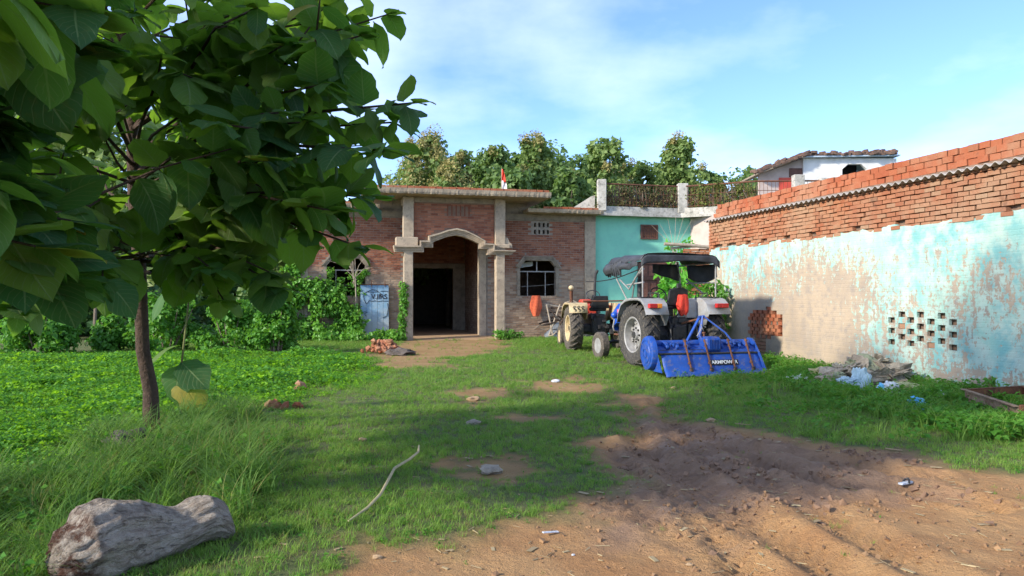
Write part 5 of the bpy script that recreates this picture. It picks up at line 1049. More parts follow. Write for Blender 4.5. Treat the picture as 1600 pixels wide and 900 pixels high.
# overgrown railings
def overgrow(a, b, mat, label, n, zr):
    a, b = Vector(a), Vector(b); t = worldthing('creeper', label, 'creeper', a.x, a.y, 4.84); C = []; m = MB(); random.seed(n)
    for k in range(n): s = rng.random(); p = a+(b-a)*s; C.append((p.x, p.y+.22+rng.normal(0, .08), rng.uniform(5.0, zr)))
    for k in range(n*2):
        s = random.random(); p = a+(b-a)*s; q = p+(b-a)*random.uniform(-.15, .15); m.tube([(p.x, p.y+.2, random.uniform(4.95, 5.5)), ((p.x+q.x)/2, p.y+.2+random.gauss(0, .08), random.uniform(5.2, 5.85)), (q.x, q.y+.2, random.uniform(5.1, 5.85))], .009, 4)
    m.build('dry_stems', M['bark_far'], t); leaf_cloud('foliage', C, [.17]*n, 46, .06, mat, t)
overgrow(SA, SB, M['leaf_dry'], 'dry brown creeper tangled in the railing between the terrace posts', 60, 5.85); overgrow((SB[0]+.3, SB[1]-.1), SC, M['leaf_olive'], 'olive creeper covering the railing beside the brick parapet', 75, 5.9)
# leafy shrub behind the canopied tractor and one by the wall, one on the pier
def shrub(label, x, y, z0, h, w, size, mat, n=16, per=30, group=None):
    t = worldthing('shrub', label, 'shrub', x, y, z0, group); m = MB(); C = []
    for k in range(n):
        a = k*2.4; f = (k+.5)/n; rr = w*math.sqrt(rng.random())*(1.1-.4*f); e = (x+rr*math.cos(a), y+rr*.8*math.sin(a), z0+h*(.35+.6*f)); m.tube([(x+.06*math.cos(a), y, z0-.05), ((x+e[0])/2, (y+e[1])/2, z0+h*.5*f+.2), e], [.018, .012, .005], 5); C.append(e)
    m.build('stem', M['stem'], t); leaf_cloud('foliage', C, [w*.34]*n, per, size, mat, t, .3, .7, (.26, .5)); return t
x, y, z = P(1062, 440, 21.5); shrub('bright leafy shrub growing behind the seat of the canopied tractor', x-.05, y, 0, 2.45, .85, .20, M['leaf_papaya'], 24, 30)
x, y, z = P(1132, 450, 20.0); shrub('green shrub in the shade between the canopy and the painted wall', x-.25, y, 0, 2.0, .42, .16, M['leaf_bush'], 14, 34)
x, y, z = P(1062, 378, 24.2); shrub('tall weedy shrub leaning over the bamboo poles on the brick pier', x, y, 0, 3.55, .55, .16, M['leaf_papaya'], 14, 22)
x, y, z = P(1050, 350, 26.); t = worldthing('dry_shrub', 'pale dry stalks rising in front of the mint wall', 'shrub', x, y); m = MB()
for k in range(6): m.tube([(x+.05*k, y, 2.5), (x+.05*k-.12*(k-2), y, 3.4), (x-.28*(k-2.5), y, 4.2+.2*math.sin(k))], [.014, .01, .004], 5)
m.tube([(x, y, -.05), (x+.1, y, 2.6)], .02, 6); m.build('branches', M['wood_grey'], t)
for i, (px, py, h, lab) in enumerate(((1250, 566, .3, 'small weed by the wall nearest the rotavator'), (1273, 569, .55, 'upright leafy weed against the bare plaster'), (1303, 572, .42, 'bushy weed at the wall behind the rubbish heap'), (1330, 574, .4, 'spreading weed where the rubbish heap meets the wall'), (1548, 626, .35, 'leafy weed growing beside the iron frame'))):
    x, y, _ = G(px, py); t_ = shrub(lab, x, y, 0, h, h*.4, .07, M['weed'] if False else M['leaf_bush'], 8, 12)
# ---------------------------------------------------------------- teak tree with big leaves
def teak_leaf_mat():
    n = NB('teak_leaf'); uvn = n.N.new('ShaderNodeUVMap'); uvn.uv_map = 'UVMap'; s = n.sepv(uvn.outputs[0]); x = n.math('ABSOLUTE', n.math('SUBTRACT', s[0], .5)); t = s[1]
    r = n.rand(); base = n.mix(n.ramp(r, 0, .8), (.04, .105, .042), (.07, .155, .036)); base = n.mix(n.ramp(r, .62, .95), base, (.13, .20, .04))
    mid = n.ramp(x, .030, .012); ph = n.math('FRACT', n.math('MULTIPLY', n.math('SUBTRACT', t, n.math('MULTIPLY', x, .62)), 9.)); vein = n.ramp(n.math('ABSOLUTE', n.math('SUBTRACT', ph, .5)), .085, .03)
    v = n.math('MAXIMUM', mid, n.math('MULTIPLY', vein, .6)); c = n.mix(n.math('MULTIPLY', v, .8), base, (.22, .30, .12)); c = n.mix(n.ramp(r, .955, .97), c, (.34, .28, .05)); c = n.mix(n.math('MULTIPLY', n.ramp(n.noise(9, 5), .5, .72), .5), c, (.12, .13, .04)); c = n.mix(n.ramp(n.noise(26, 3), .70, .74), c, (.14, .09, .035))
    n.bump(n.math('SUBTRACT', n.math('MULTIPLY', n.noise(14, 3), .5), v), .5, .01); n.done(c, .58, 0, .22)
    n.translucent(n.mix(n.math('MULTIPLY', v, .4), n.mix(r, (.13, .31, .025), (.26, .48, .035)), (.12, .24, .03)), .42); return n.m
M['teak'] = teak_leaf_mat()
def leaf_mesh(seed, nx=4, ny=6):
    rs = random.Random(seed); V = []; U = []; curl = rs.uniform(.1, .42); fold = rs.uniform(.06, .22); ph = rs.random()*6; side = rs.uniform(-.12, .12)
    for j in range(ny+1):
        t = j/ny; w = .39*(math.sin(math.pi*min(1, t**.78))**.62 if 0 < t < 1 else 0)*(1.05-.1*t)+(.006 if t < 1 else 0)
        for i in range(nx+1):
            a = -1+2*i/nx; k = 1+.13*math.sin(11*t+ph+3*a)*(abs(a) > .9)
            V.append((a*w*k+side*t*t, t, .12*t-curl*t*t+fold*abs(a)*w*1.6-.5*w*w*a*a*1.5+.035*math.sin(7*t+ph+a*2)*abs(a))); U.append((i/nx, t))
    Fq = [(j*(nx+1)+i, j*(nx+1)+i+1, (j+1)*(nx+1)+i+1, (j+1)*(nx+1)+i) for j in range(ny) for i in range(nx)]
    return V, U, Fq
LV = [leaf_mesh(k) for k in range(7)]; LM = []
def leaf_me(V, U, Fq, name='leaf'):
    me = bpy.data.meshes.new(name); me.from_pydata(V, [], Fq); uv = me.uv_layers.new(name='UVMap'); li = np.zeros(len(me.loops), np.int32); me.loops.foreach_get('vertex_index', li); uv.data.foreach_set('uv', np.asarray(U, np.float32)[li].ravel())
    me.polygons.foreach_set('use_smooth', [True]*len(Fq)); me.materials.append(M['teak']); return me
LM = [leaf_me(*q) for q in LV]
def basis(d, nrm, s):
    d = d.normalized(); n = (nrm-d*nrm.dot(d)); n = n.normalized() if n.length > 1e-3 else d.orthogonal().normalized(); x = d.cross(n); return Matrix((x*s, d*s, n*s)).transposed()
def branch_leaves(pts, rs, smin, smax, step=.20, f0=.45):
    """opposite pairs of drooping leaves along a branch; returns (pos, 3x3, size)"""
    out = []; seg = [(pts[i+1]-pts[i]).length for i in range(len(pts)-1)]; T = sum(seg); s = T*f0+rs.random()*step; k = rs.randrange(2)
    def at(s_):
        for i, l in enumerate(seg):
            if s_ <= l or i == len(seg)-1: return pts[i]+(pts[i+1]-pts[i])*min(1, s_/l), (pts[i+1]-pts[i]).normalized()
            s_ -= l
    while s < T:
        p, d = at(s); a = d.cross(Vector((0, 0, 1))); a = a.normalized() if a.length > .05 else Vector((1, 0, 0)); b = a.cross(d)
        for sg in (-1, 1):
            o = (a if k % 2 == 0 else (b*.8+a*.5)).normalized()*sg; dr = o+d*rs.uniform(.2, .7)+Vector((rs.gauss(0, .25), rs.gauss(0, .25), rs.gauss(-.55, .38))); nrm = Vector((rs.gauss(0, .3), rs.gauss(0, .3), 1))
            out.append((p+o*.02, basis(dr, nrm, rs.uniform(smin, smax)*(1.05-.25*s/T))))
        s += step*rs.uniform(.8, 1.25); k += 1
    for q in range(3):
        a = rs.random()*6.28; dr = d*.9+Vector((math.cos(a), math.sin(a), rs.uniform(-.5, .5))); out.append((pts[-1], basis(dr, Vector((0, 0, 1)), rs.uniform(smin, smax)*.62)))
    return out
def teak(label, base, tpts, rad, specs, seed, smin, smax, nobj=300, group='big leaved teak trees'):
    rs = random.Random(seed); t = worldthing('teak_tree', label, 'tree', base[0], base[1], 0, group); tp = [Vector(p) for p in tpts]
    MB().tube(tp, rad, 12).build('trunk', M['bark'], t, True); bm = MB(); leaves = []
    for tip, zs in specs:
        tip = Vector(tip); i = max(j for j in range(len(tp)-1) if tp[j].z <= zs or j == 0); f = (zs-tp[i].z)/(tp[i+1].z-tp[i].z); b = tp[i]+(tp[i+1]-tp[i])*min(max(f, 0), 1); d = tip-b; ln = d.length
        c1 = b+d*.35+Vector((rs.gauss(0, .06), rs.gauss(0, .06), .015*ln)); c2 = b+d*.7+Vector((rs.gauss(0, .08), rs.gauss(0, .08), .07*ln)); pts = [b, c1, c2, tip]; r0 = .009+.0055*ln; bm.tube(pts, [r0, r0*.75, r0*.5, .008], 7); leaves += branch_leaves(pts, rs, smin, smax)
        for (q, fr) in ((c1, .24), (c2, .30)):
            if ln < 1.0 or (fr < .25 and rs.random() < .6): continue
            dd = Vector((rs.gauss(0, 1), rs.gauss(0, 1), rs.uniform(-.1, .7))).normalized()*ln*fr*rs.uniform(.8, 1.3); pp = [q, q+dd*.5+Vector((0, 0, .05)), q+dd]; bm.tube(pp, [r0*.5, r0*.35, .006], 6); leaves += branch_leaves(pp, rs, smin, smax, f0=.2)
    bm.build('limbs', M['bark'], t, True); o_ = Vector((base[0], base[1], 0)); cam_ = Vector((0, 0, CAMZ))
    def vis(l):
        p = l[0]; return p.y > .5 and abs(p.x/p.y) < .76 and -.45 < (p.z-CAMZ)/p.y < .45
    def shade_trunk(l):
        p = l[0]+l[1] @ Vector((0, .5, 0)); a = (p.x/p.y)*F+800; b = HOR-(p.z-CAMZ)*F/p.y; return p.y < base[1]+.1 and 165 < a < 255 and 170 < b < 470 and rs.random() < .85
    leaves = [l for l in leaves if not shade_trunk(l)]     # pruned clear of the bole
    leaves.sort(key=lambda l: ((0 if vis(l) else 1), (l[0]-cam_).length)); o = None; cr = None
    rest = leaves[nobj:]; V = []; U = []; Fq = []
    for k, (p, mtx) in enumerate(rest):
        v, u, f = LV[k % 7]; b = len(V); V += [p+mtx @ Vector(q) for q in v]; U += u; Fq += [tuple(b+i for i in g) for g in f]
    if rest:
        me = leaf_me([Vector(q)-o_ for q in V], U, Fq, 'crown'); cr = link('crown', me, t); cr['kind'] = 'stuff'
    for k, (p, mtx) in enumerate(leaves[:nobj]):
        o = link('leaf', LM[k % 7], t); m4 = mtx.to_4x4(); m4.translation = p-o_; o.matrix_basis = m4
    return t, len(leaves)
B1 = (-4.02, 8.4)
tr = [(-4.0, 8.4, -.1), (-4.01, 8.4, .12), (-4.03, 8.42, .5), (-4.11, 8.4, .95), (-4.15, 8.4, 1.85), (-4.2, 8.38, 2.7), (-4.22, 8.35, 3.6), (-4.3, 8.3, 4.8), (-4.2, 8.3, 5.8), (-4.25, 8.3, 6.8)]
spec = [(P(*q[:3]), q[3]) for q in ((645, 160, 6.3, 2.5), (560, 55, 6.5, 2.9), (600, 235, 6.1, 2.4), (560, 385, 7.0, 2.2), (480, 190, 6.3, 2.6), (440, 70, 6.7, 3.1), (420, 250, 6.2, 2.2), (385, 400, 7.3, 2.0), (330, 330, 6.9, 2.2), (330, 130, 6.8, 3.0), (490, 310, 6.7, 2.3), (510, 130, 6.3, 2.8), (360, 20, 7, 3.4), (500, 10, 7., 3.4),
        (120, 335, 5.8, 2.3), (30, 270, 6.3, 2.4), (90, 190, 6.8, 2.8), (150, 70, 6.9, 3.2), (40, 110, 6., 3.), (130, 420, 6.3, 2.0), (40, 350, 5.0, 2.1), (250, 90, 6.4, 3.1), (400, 330, 8.9, 2.4), (290, 200, 9.8, 2.7), (120, 260, 9.6, 2.5), (470, 380, 8.4, 2.2), (440, 450, 7.0, 1.95), (350, 470, 7.2, 1.85), (520, 330, 6.2, 2.2), (620, 190, 6.8, 2.5), (30, 430, 6.4, 2.), (330, 420, 6.7, 2.0), (200, 20, 6.2, 3.5), (70, 445, 5.3, 2.), (20, 480, 5.6, 1.9), (160, 440, 6., 1.95), (420, 425, 6.9, 2.0), (90, 60, 5.2, 3.1), (400, 10, 6.2, 3.4), (-60, 200, 6.6, 2.8), (-80, 350, 7, 2.4), (540, 250, 7.4, 2.4), (450, 130, 8.4, 2.8))]
rs_ = random.Random(4)
for k in range(20):
    a = k*2.4; z = 4.0+k*.10; rr = 2.3*(1-.03*k)*rs_.uniform(.6, 1.1); spec.append(((-4.2+rr*math.cos(a), 8.3+rr*math.sin(a), z+.9), z))
_, nleaf = teak('teak tree with broad drooping leaves and slim brown trunk beside the field', B1, tr, [.115, .092, .08, .072, .068, .074, .065, .05, .035, .02], spec, 4, .24, .56, 300)
print('teak leaves', nleaf)
# its neighbour, whose trunk stands outside the picture, reaches in at the upper corner
B2 = (-4.75, 4.3); tr2 = [(-4.75, 4.3, -.1), (-4.7, 4.3, 1.2), (-4.65, 4.32, 2.4), (-4.6, 4.35, 3.6), (-4.6, 4.7, 5.4), (-4.5, 5.3, 8.2)]
sp2 = [((-2.25, 3.35, 2.95), 2.4), ((-2.5, 3.9, 3.3), 2.6), ((-2.75, 3.9, 2.15), 2.0), ((-2.2, 3.9, 3.5), 2.9), ((-3.3, 4.6, 2.6), 2.2)]+[(P(*q), z_) for q, z_ in (((55, 385, 4.4), 1.9), ((110, 345, 4.9), 2.0), ((20, 300, 4.6), 2.1), ((105, 430, 5.2), 1.9), ((60, 60, 4.3), 2.5), ((130, 90, 4.6), 2.5), ((30, 200, 5.0), 2.3))]
for k in range(32):
    a = k*2.4; z = 2.4+k*.18; rr = 2.2*(1-.005*k)*rs_.uniform(.5, 1.1); x_, y_ = -4.6+rr*math.cos(a), 4.3+.02*k+rr*math.sin(a)
    if y_ > 1 and abs(x_/y_) < .72 and z < 3.6: continue
    sp2.append(((x_, y_, z+.7), z))
teak('nearer teak whose very large leaves hang into the upper corner of the view', B2, tr2, [.15, .13, .11, .09, .06, .02], sp2, 8, .48, .66, 70)
# sapling at the foot of the teak
sx, sy, _ = G(283, 655); t = worldthing('teak_sapling', 'young teak shoot with a few big dark leaves beside the teak trunk', 'sapling', sx, sy)
st_ = [Vector(P(282, 655, sy)), Vector(P(284, 570, sy)), Vector(P(294, 480, sy)), Vector(P(296, 430, sy))]; MB().tube(st_, [.016, .014, .011, .006], 7).build('stem', M['stem'], t, True)
for k, (p, q, s_, nn) in enumerate((((278, 540), (195, 578), .50, (-.2, -.2, 1)), ((284, 565), (335, 625), .52, (.3, -.9, .5)), ((284, 570), (258, 650), .5, (0, -1, .3)), ((262, 450), (222, 530), .48, (-.6, -.5, .6)), ((286, 590), (320, 670), .5, (.2, -.9, .3)), ((296, 440), (340, 400), .4, (0, -.6, 1)), ((296, 440), (262, 425), .3, (0, -.2, 1)))):
    a = Vector(P(*p, sy)); b = Vector(P(*q, sy-.15)); o = link('leaf', LM[k % 7], t); m4 = basis(b-a, Vector(nn), s_).to_4x4(); m4.translation = a-Vector((sx, sy, 0)); o.matrix_basis = m4
# ---------------------------------------------------------------- log, stone and loose things in the yard
def lump(name, c, r, mat, parent=None, seed=0, amp=.25, sub=3, flat=None, fr=2.2, crumple=0.):
    import bmesh
    from mathutils import noise
    b = bmesh.new(); bmesh.ops.create_icosphere(b, subdivisions=sub, radius=1); off = Vector((seed*3.7, seed*1.3, seed*2.1))
    for v in b.verts:
        d = v.co.normalized(); k = 1+amp*noise.noise(d*fr+off)+amp*.5*noise.noise(d*fr*2.3+off)+crumple*abs(noise.noise(d*6+off))
        v.co = Vector((d.x*r[0]*k, d.y*r[1]*k, d.z*r[2]*k))
        if flat is not None: v.co.z = max(v.co.z, flat)
    me = bpy.data.meshes.new(name); b.to_mesh(me); b.free(); me.materials.append(mat); o = link(name, me, parent); o_ = org_of(parent) if parent is not None else Vector((0, 0, 0)); o.location = Vector(c)-o_
    return o
def log_mat():
    n = NB('weathered_log'); cb3 = n.N.new('ShaderNodeCombineXYZ')
    for k, nm in enumerate(('gx', 'gy', 'gt')): n.L.new(n.attr(nm), cb3.inputs[k])
    g = cb3.outputs[0]; grain = n.noise(3.5, 8, .72, vec=g, dist=.6, stretch=(1.3, 1.3, 1.1)); crack = n.noise(5, 6, .7, vec=g, dist=1., stretch=(1.8, 1.8, .8))
    c = n.mix(n.ramp(grain, .35, .66), (.50, .43, .35), (.33, .26, .2)); c = n.mix(n.math('MULTIPLY', n.ramp(crack, .60, .70), .7), c, (.10, .065, .045)); c = n.mix(n.math('MULTIPLY', n.ramp(n.noise(3, 4), .5, .7), .45), c, (.40, .37, .33))
    c = n.mix(n.math('MULTIPLY', n.ramp(n.attr('gt'), .35, .0), n.ramp(n.noise(8, 6, .75), .42, .6)), c, (.10, .045, .028))
    n.bump(n.math('ADD', n.math('SUBTRACT', grain, n.math('MULTIPLY', n.ramp(crack, .55, .66), .6)), n.math('MULTIPLY', n.noise(50, 5, .7), .4)), 1., .06); return n.done(c, .95, 0, .2)
from mathutils import noise as mnoise
la, lb = Vector(G(118, 905, 0)), Vector(G(352, 838, 0)); lg = worldthing('fallen_log', 'thick weathered grey log lying in the long grass', 'log', la.x, la.y); d = lb-la; ln = d.length; dn = d.normalized(); sd = Vector((-dn.y, dn.x, 0)); m = MB(); NU, NV = 100, 64; GA = []
prof = [(0, .18), (.05, .215), (.2, .225), (.4, .205), (.55, .175), (.68, .15), (.82, .155), (.94, .125), (1, .07)]
for i in range(NU+1):
    t = i/NU; r0 = np.interp(t, *zip(*prof)); c = la+d*t+Vector((0, 0, r0*.72+.06*math.exp(-((t-.82)/.15)**2)))+sd*(.05*math.sin(5*t))
    for k in range(NV):
        a = 2*math.pi*k/NV; q = Vector((math.cos(a), math.sin(a), t*5)); q2 = Vector((q.x, q.y, t*1.6)); cr_ = mnoise.noise(Vector((q.x*5, q.y*5, t*3.2))); rr = r0*(1+.16*mnoise.noise(q2*1.3)+.12*mnoise.noise(Vector((q.x*3.5, q.y*3.5, t*4)))-.05*max(0, .16-abs(cr_))/.16+.05*mnoise.noise(Vector((q.x*9, q.y*9, t*9)))+.035*mnoise.noise(Vector((q.x*14, q.y*14, t*30)))); GA.append((q.x, q.y, t*3)); m.v.append(tuple(c+sd*rr*math.cos(a)+Vector((0, 0, 1))*rr*.95*math.sin(a)))
m.f = [(i*NV+k, i*NV+(k+1) % NV, (i+1)*NV+(k+1) % NV, (i+1)*NV+k) for i in range(NU) for k in range(NV)]
# hollow, rotten near end
b = len(m.v)
for ring, (f, dep) in enumerate(((.86, -.05), (.6, -.085), (.3, -.10))):
    for k in range(NV): GA.append((GA[k][0]*f, GA[k][1]*f, -.3*(1-f))); p = Vector(m.v[k]); c = la+Vector((0, 0, .12)); m.v.append(tuple(c+(p-c)*f+dn*(dep+.05*mnoise.noise(Vector((k*.4, ring*1.7, 3))))))
for ring in range(3):
    s0 = 0 if ring == 0 else b+(ring-1)*NV; s1 = b+ring*NV; m.f += [(s0+(k+1) % NV, s0+k, s1+k, s1+(k+1) % NV) for k in range(NV)]
m.f.append(tuple(b+2*NV+k for k in range(NV))); m.f.append(tuple(NU*NV+k for k in range(NV))); bo = m.build('bole', log_mat(), lg, 70); GA = np.array(GA, np.float32)
for k_, nm_ in enumerate(('gx', 'gy', 'gt')): bo.data.attributes.new(nm_, 'FLOAT', 'POINT').data.foreach_set('value', np.ascontiguousarray(GA[:, k_]))
x, y, _ = G(205, 712); tag(lump('boulder', (x, y, .08), (.24, .2, .17), plain('dark_stone', (.11, .095, .08), (.06, .055, .05), .95, 6, .8, 30), None, 4, .3), 'dark mossy stone at the foot of the teak trunk', 'stone')
# brick rubble
def rubble(label, px, py, n, sp, h, seed):
    x, y, _ = G(px, py); t = worldthing('brick_rubble', label, 'rubble', x, y); rs = random.Random(seed)
    for k in range(n):
        a = rs.random()*6.28; q = sp*math.sqrt(rs.random()); s = rs.uniform(.05, .11); z = h*(1-q/sp)*rs.uniform(.4, 1)+.04
        o = lump('brick_fragment', (x+q*math.cos(a), y+q*.7*math.sin(a), z), (s*1.3, s, s*.75), M['brick_raw'] if rs.random() < .6 else M['brick_wall'], t, k+seed, .45, 1, None, 1.3); o.rotation_euler = (rs.random(), rs.random(), rs.random()*6)
rubble('heap of broken brick lumps by the porch steps', 597, 551, 60, .55, .46, 1); rubble('broken bricks half sunk in the grass beside the field', 448, 640, 7, .22, .16, 2); rubble('single broken brick lump in sunlit grass', 471, 612, 3, .10, .14, 3)
x, y, _ = G(612, 553); tag(lump('ash_heap', (x+.25, y-.1, .03), (.36, .22, .12), plain('ash', (.13, .105, .085), (.08, .065, .055), .95, 9, .9, 40), None, 8, .5), 'dark heap of ash and soil beside the broken bricks', 'heap')
# blue metal door leaning by the porch
dv = 27.28; md = yard('metal_door', 'faded blue door leaf of vertical boards lettered V.IIRS leaning on the wall', 'door', 1.46, dv); lean = .12
def door_mat():
    n = NB('faded_blue_paint'); z = n.sepv(n.obj())[2]; c = n.mix(n.ramp(n.noise(2.5, 6, .7), .35, .7), (.19, .33, .45), (.31, .39, .44)); f = n.ramp(n.math('ADD', z, n.math('MULTIPLY', n.noise(3, 5), .7)), 1.55, .75); c = n.mix(n.math('MULTIPLY', f, .75), c, (.40, .40, .38)); c = n.mix(n.math('MULTIPLY', n.ramp(z, 1.7, 2.0), .6), c, (.03, .14, .26)); c = n.mix(n.ramp(n.noise(11, 6, .7), .62, .72), c, (.14, .10, .08)); n.bump(n.noise(20, 5), .4, .01); return n.done(c, .6, 0, .35)
dm = door_mat(); dp = lambda u, z, o=0.: (u, dv+lean*z-o, z)
for k in range(5):
    a, b = .965+k*.2, .965+(k+1)*.2-.008; e = .004*(k % 2); MB().add([dp(a, .03, e), dp(b, .03, e), dp(b, 1.96, e), dp(a, 1.96, e), dp(a, .03, -.03), dp(b, .03, -.03), dp(b, 1.96, -.03), dp(a, 1.96, -.03)], [(0,1,2,3), (4,5,6,7), (0,1,5,4), (1,2,6,5), (2,3,7,6), (3,0,4,7)]).build('board', dm, md)
m = MB(); 
for u in (1.35, 1.83): m.tube([dp(u, 1.9, .01), dp(u, 2.13, .01)], .014, 6)
m.tube([dp(.97, 1.965), dp(1.96, 1.965)], .018, 6); m.build('hinge_pin', M['rust'], md)
m = MB()
def stroke(pts): m.tube([dp(.965+a, z, .013) for a, z in pts], .009, 5)
stroke([(.15, 1.64), (.1, 1.6), (.12, 1.42), (.2, 1.28), (.25, 1.32), (.3, 1.40), (.42, 1.37), (.5, 1.40), (.6, 1.36), (.75, 1.39), (.97, 1.38)]); stroke([(.12, 1.64), (.2, 1.71), (.4, 1.70), (.6, 1.72), (.7, 1.66), (.68, 1.55)]); stroke([(.24, 1.72), (.4, 1.79), (.55, 1.77), (.62, 1.72)]); stroke([(.95, 1.3), (.97, 1.1), (.92, .85), (.82, .8), (.78, .77)]); stroke([(.05, .98), (.15, 1.0), (.25, .99), (.13, .93), (.2, .84)]); stroke([(.7, 1.73), (.85, 1.74), (.98, 1.72)])
m.build('drawn_outline', M['dark'], md)
o = text('V.IIRS', .25, M['dark'], md, Vector(dp(1.62, 1.53, .012))-org_of(md), (R(90)-math.atan(lean), 0, 0), 'lettering', .002, .95)
# orange cloth on the window sill, firewood and a plough sheet below it
cx, cy = W(7.45, HV-.13); oc = thing('orange_cloth', 'orange cloth hanging from the sill of the right gatehouse window', 'cloth', (cx, cy, 1.0), TH)
m = MB(); m.grid(lambda a, b: (-.16+.32*a+.02*math.sin(9*b), -.03-.035*math.sin(a*13)-.02*math.sin(b*5), .58-(.62+.12*math.sin(3*a))*b*(1-.25*abs(a-.5))), 18, 14)
def body(a, b):
    an = 2*math.pi*a; r_ = (.115+.05*math.sin(math.pi*b*.9))*(1+.18*math.sin(4*an+3*b)); k = max(.25, 1-1.1*max(0, b-.62)); return (r_*math.cos(an)*1.25*k, -.03+.45*r_*math.sin(an), .58-.78*b)
m = MB(); m.grid(body, 26, 14); m.f.append(tuple(range(26))); m.build('fold', M['cloth_orange'], oc, 60)
wx, wy_ = W(8.25, HV-.6); fw = worldthing('firewood_heap', 'tangled heap of dry branches piled under the right gatehouse window', 'firewood', wx, wy_); random.seed(21)
for k in range(34):
    a = random.gauss(0, .5); l = random.uniform(.35, .75); c = Vector((wx+random.gauss(0, .28), wy_+random.gauss(0, .16), random.uniform(.2, 1.45)*(1-.3*random.random()))); e = Vector((math.cos(a)*l*.5, random.gauss(0, .08), math.sin(a)*l*.5)); MB().tube([c-e, c+Vector((0, 0, random.gauss(0, .05))), c+e], [random.uniform(.015, .035)]*2+[.012], 6).build('branch', M['wood_grey' if random.random() < .55 else 'bark'], fw)
for s in (-1, 1): MB().tube([(wx-.35+.1*s, wy_-.28, 0), (wx-.25-.25*s, wy_-.2, 1.25)], .03, 7).build('prop_stick', M['wood_grey'], fw)
px_, py_ = W(7.95, HV-.75); ps = thing('metal_sheet', 'bent grey metal sheet propped below the firewood heap', 'sheet', (px_, py_, 0), TH)
m = MB(); m.grid(lambda a, b: (-.32+.6*a, -.1+.25*b+.08*a*a, .02+(.12+.48*a)*b), 8, 6); m.build('blade', plain('grey_sheet', (.30, .32, .33), (.2, .2, .2), .6, 5, .2, 30, .3), ps, thick=.008, fixn=False)
# iron frame lying by the wall
fa, fb, fc = Vector(P(1508, 607, 10.8)), Vector(P(1592, 634, 9.05)), Vector(P(1577, 604, 10.95)); fr = worldthing('iron_frame', 'rusty angle iron frame with short tines lying at the foot of the wall', 'frame', fb.x, fb.y); fd = fc+(fb-fa)
def angle(a, b, h=.12, wd=.07):
    a, b = Vector(a), Vector(b); d_ = (b-a).normalized(); s_ = Vector((-d_.y, d_.x, 0)); m = MB()
    for (w0, w1, z0, z1) in ((0, .012, -h, 0), (0, wd, -.012, .0)):
        q = [(w0, z0), (w1, z0), (w1, z1), (w0, z1)]; V = [e+s_*w_+Vector((0, 0, z_)) for e in (a, b) for w_, z_ in q]; m.add(V, [(0,1,2,3), (7,6,5,4), (0,1,5,4), (1,2,6,5), (2,3,7,6), (3,0,4,7)])
    return m
angle(fb, fa).build('beam', M['iron_tan'], fr); angle(fa+Vector((.05, -.05, .0)), fc+Vector((.35, .1, 0))).build('beam', M['rust'], fr); angle(fd+Vector((.3, 0, 0)), fb+Vector((0, .03, -.004))).build('beam', M['rust'], fr); angle(fd+Vector((.3, .0, -.003)), fc+Vector((.3, .1, -.003))).build('beam', M['rust'], fr)
for k in range(7):
    p = fb+(fa-fb)*(.04+.15*k); MB().tube([p+Vector((.02, 0, -.05)), p+Vector((.02, 0, -.25))], .016, 6).build('tine', M['iron_tan'], fr)
MB().cbox(fb.x-.03, fb.x+.14, fb.y-.05, fb.y-.02, fb.z-.14, fb.z+.02, .01).build('corner_plate', M['rust'], fr); MB().tube([fb+Vector((.12, .02, -.1)), fb+Vector((.13, .02, .18))], .05, 8).build('hitch_post', M['rust'], fr)
# ---------------------------------------------------------------- rubbish heap by the wall
pw_ = plain('white_plastic', (.62, .64, .66), (.48, .51, .54), .4, 8, .8, 12, dist=.03); pb = plain('blue_plastic', (.10, .42, .68), (.2, .55, .75), .4, 8, .8, 12, dist=.03); pg = plain('pale_blue_plastic', (.45, .58, .62), (.36, .48, .52), .45, 6, .8, 12, dist=.03); rag = plain('grey_rag', (.40, .335, .25), (.24, .2, .15), .95, 7, 1., 16, dist=.05); ye = plain('yellow_sack', (.52, .42, .16), (.42, .36, .2), .85, 8, .8, 16, dist=.03); gr = plain('straw_sack', (.42, .42, .2), (.3, .3, .16), .9, 9, .8, 16, dist=.03); cb_ = plain('cardboard', (.40, .27, .15), (.30, .2, .11), .9)
def crumple(name, label, cat, px, py, Y, r, mat, seed, amp=.45, flat=-.5, group=None, rz_=0.):
    x, y, z = P(px, py, Y); o = lump(name, (x, y, z), r, mat, None, seed, amp, 4, r[2]*flat, 1.7, .3); o.rotation_euler.z = rz_; return tag(o, label, cat, group)

hx, hy, _ = P(1358, 592, 13.4); rh = worldthing('rag_heap', 'grey brown heap of old sacking and rags against the painted wall', 'rags', hx, hy); random.seed(31)
rags = [rag, plain('brown_sacking', (.38, .31, .22), (.25, .19, .13), .95, 7, 1., 16, dist=.05), plain('pale_sacking', (.55, .49, .38), (.40, .35, .26), .95, 7, 1., 16, dist=.05), plain('green_rag', (.32, .34, .2), (.22, .22, .14), .95, 7, 1., 16, dist=.05)]
lump('rag', (hx, hy+.1, .10), (.66, .48, .30), rags[0], rh, 3, .5, 4, None, 1.7, .3)
for k in range(26):
    a = random.random()*6.28; q = .62*math.sqrt(random.random()); o = lump('rag', (hx+q*math.cos(a)*1.05, hy+q*.7*math.sin(a), .10+.34*max(0, 1-q/.62)**.7+random.uniform(-.02, .04)), (random.uniform(.13, .26), random.uniform(.08, .17), random.uniform(.025, .06)), rags[k % 4], rh, 40+k, .6, 3, None, 2.2, .5); o.rotation_euler = (random.gauss(0, .5), random.gauss(0, .5), random.random()*6)
crumple('rag_heap', 'smaller spill of grey rags beside the yellow sack', 'rags', 1312, 600, 13.5, (.42, .35, .16), rag, 5, .6)
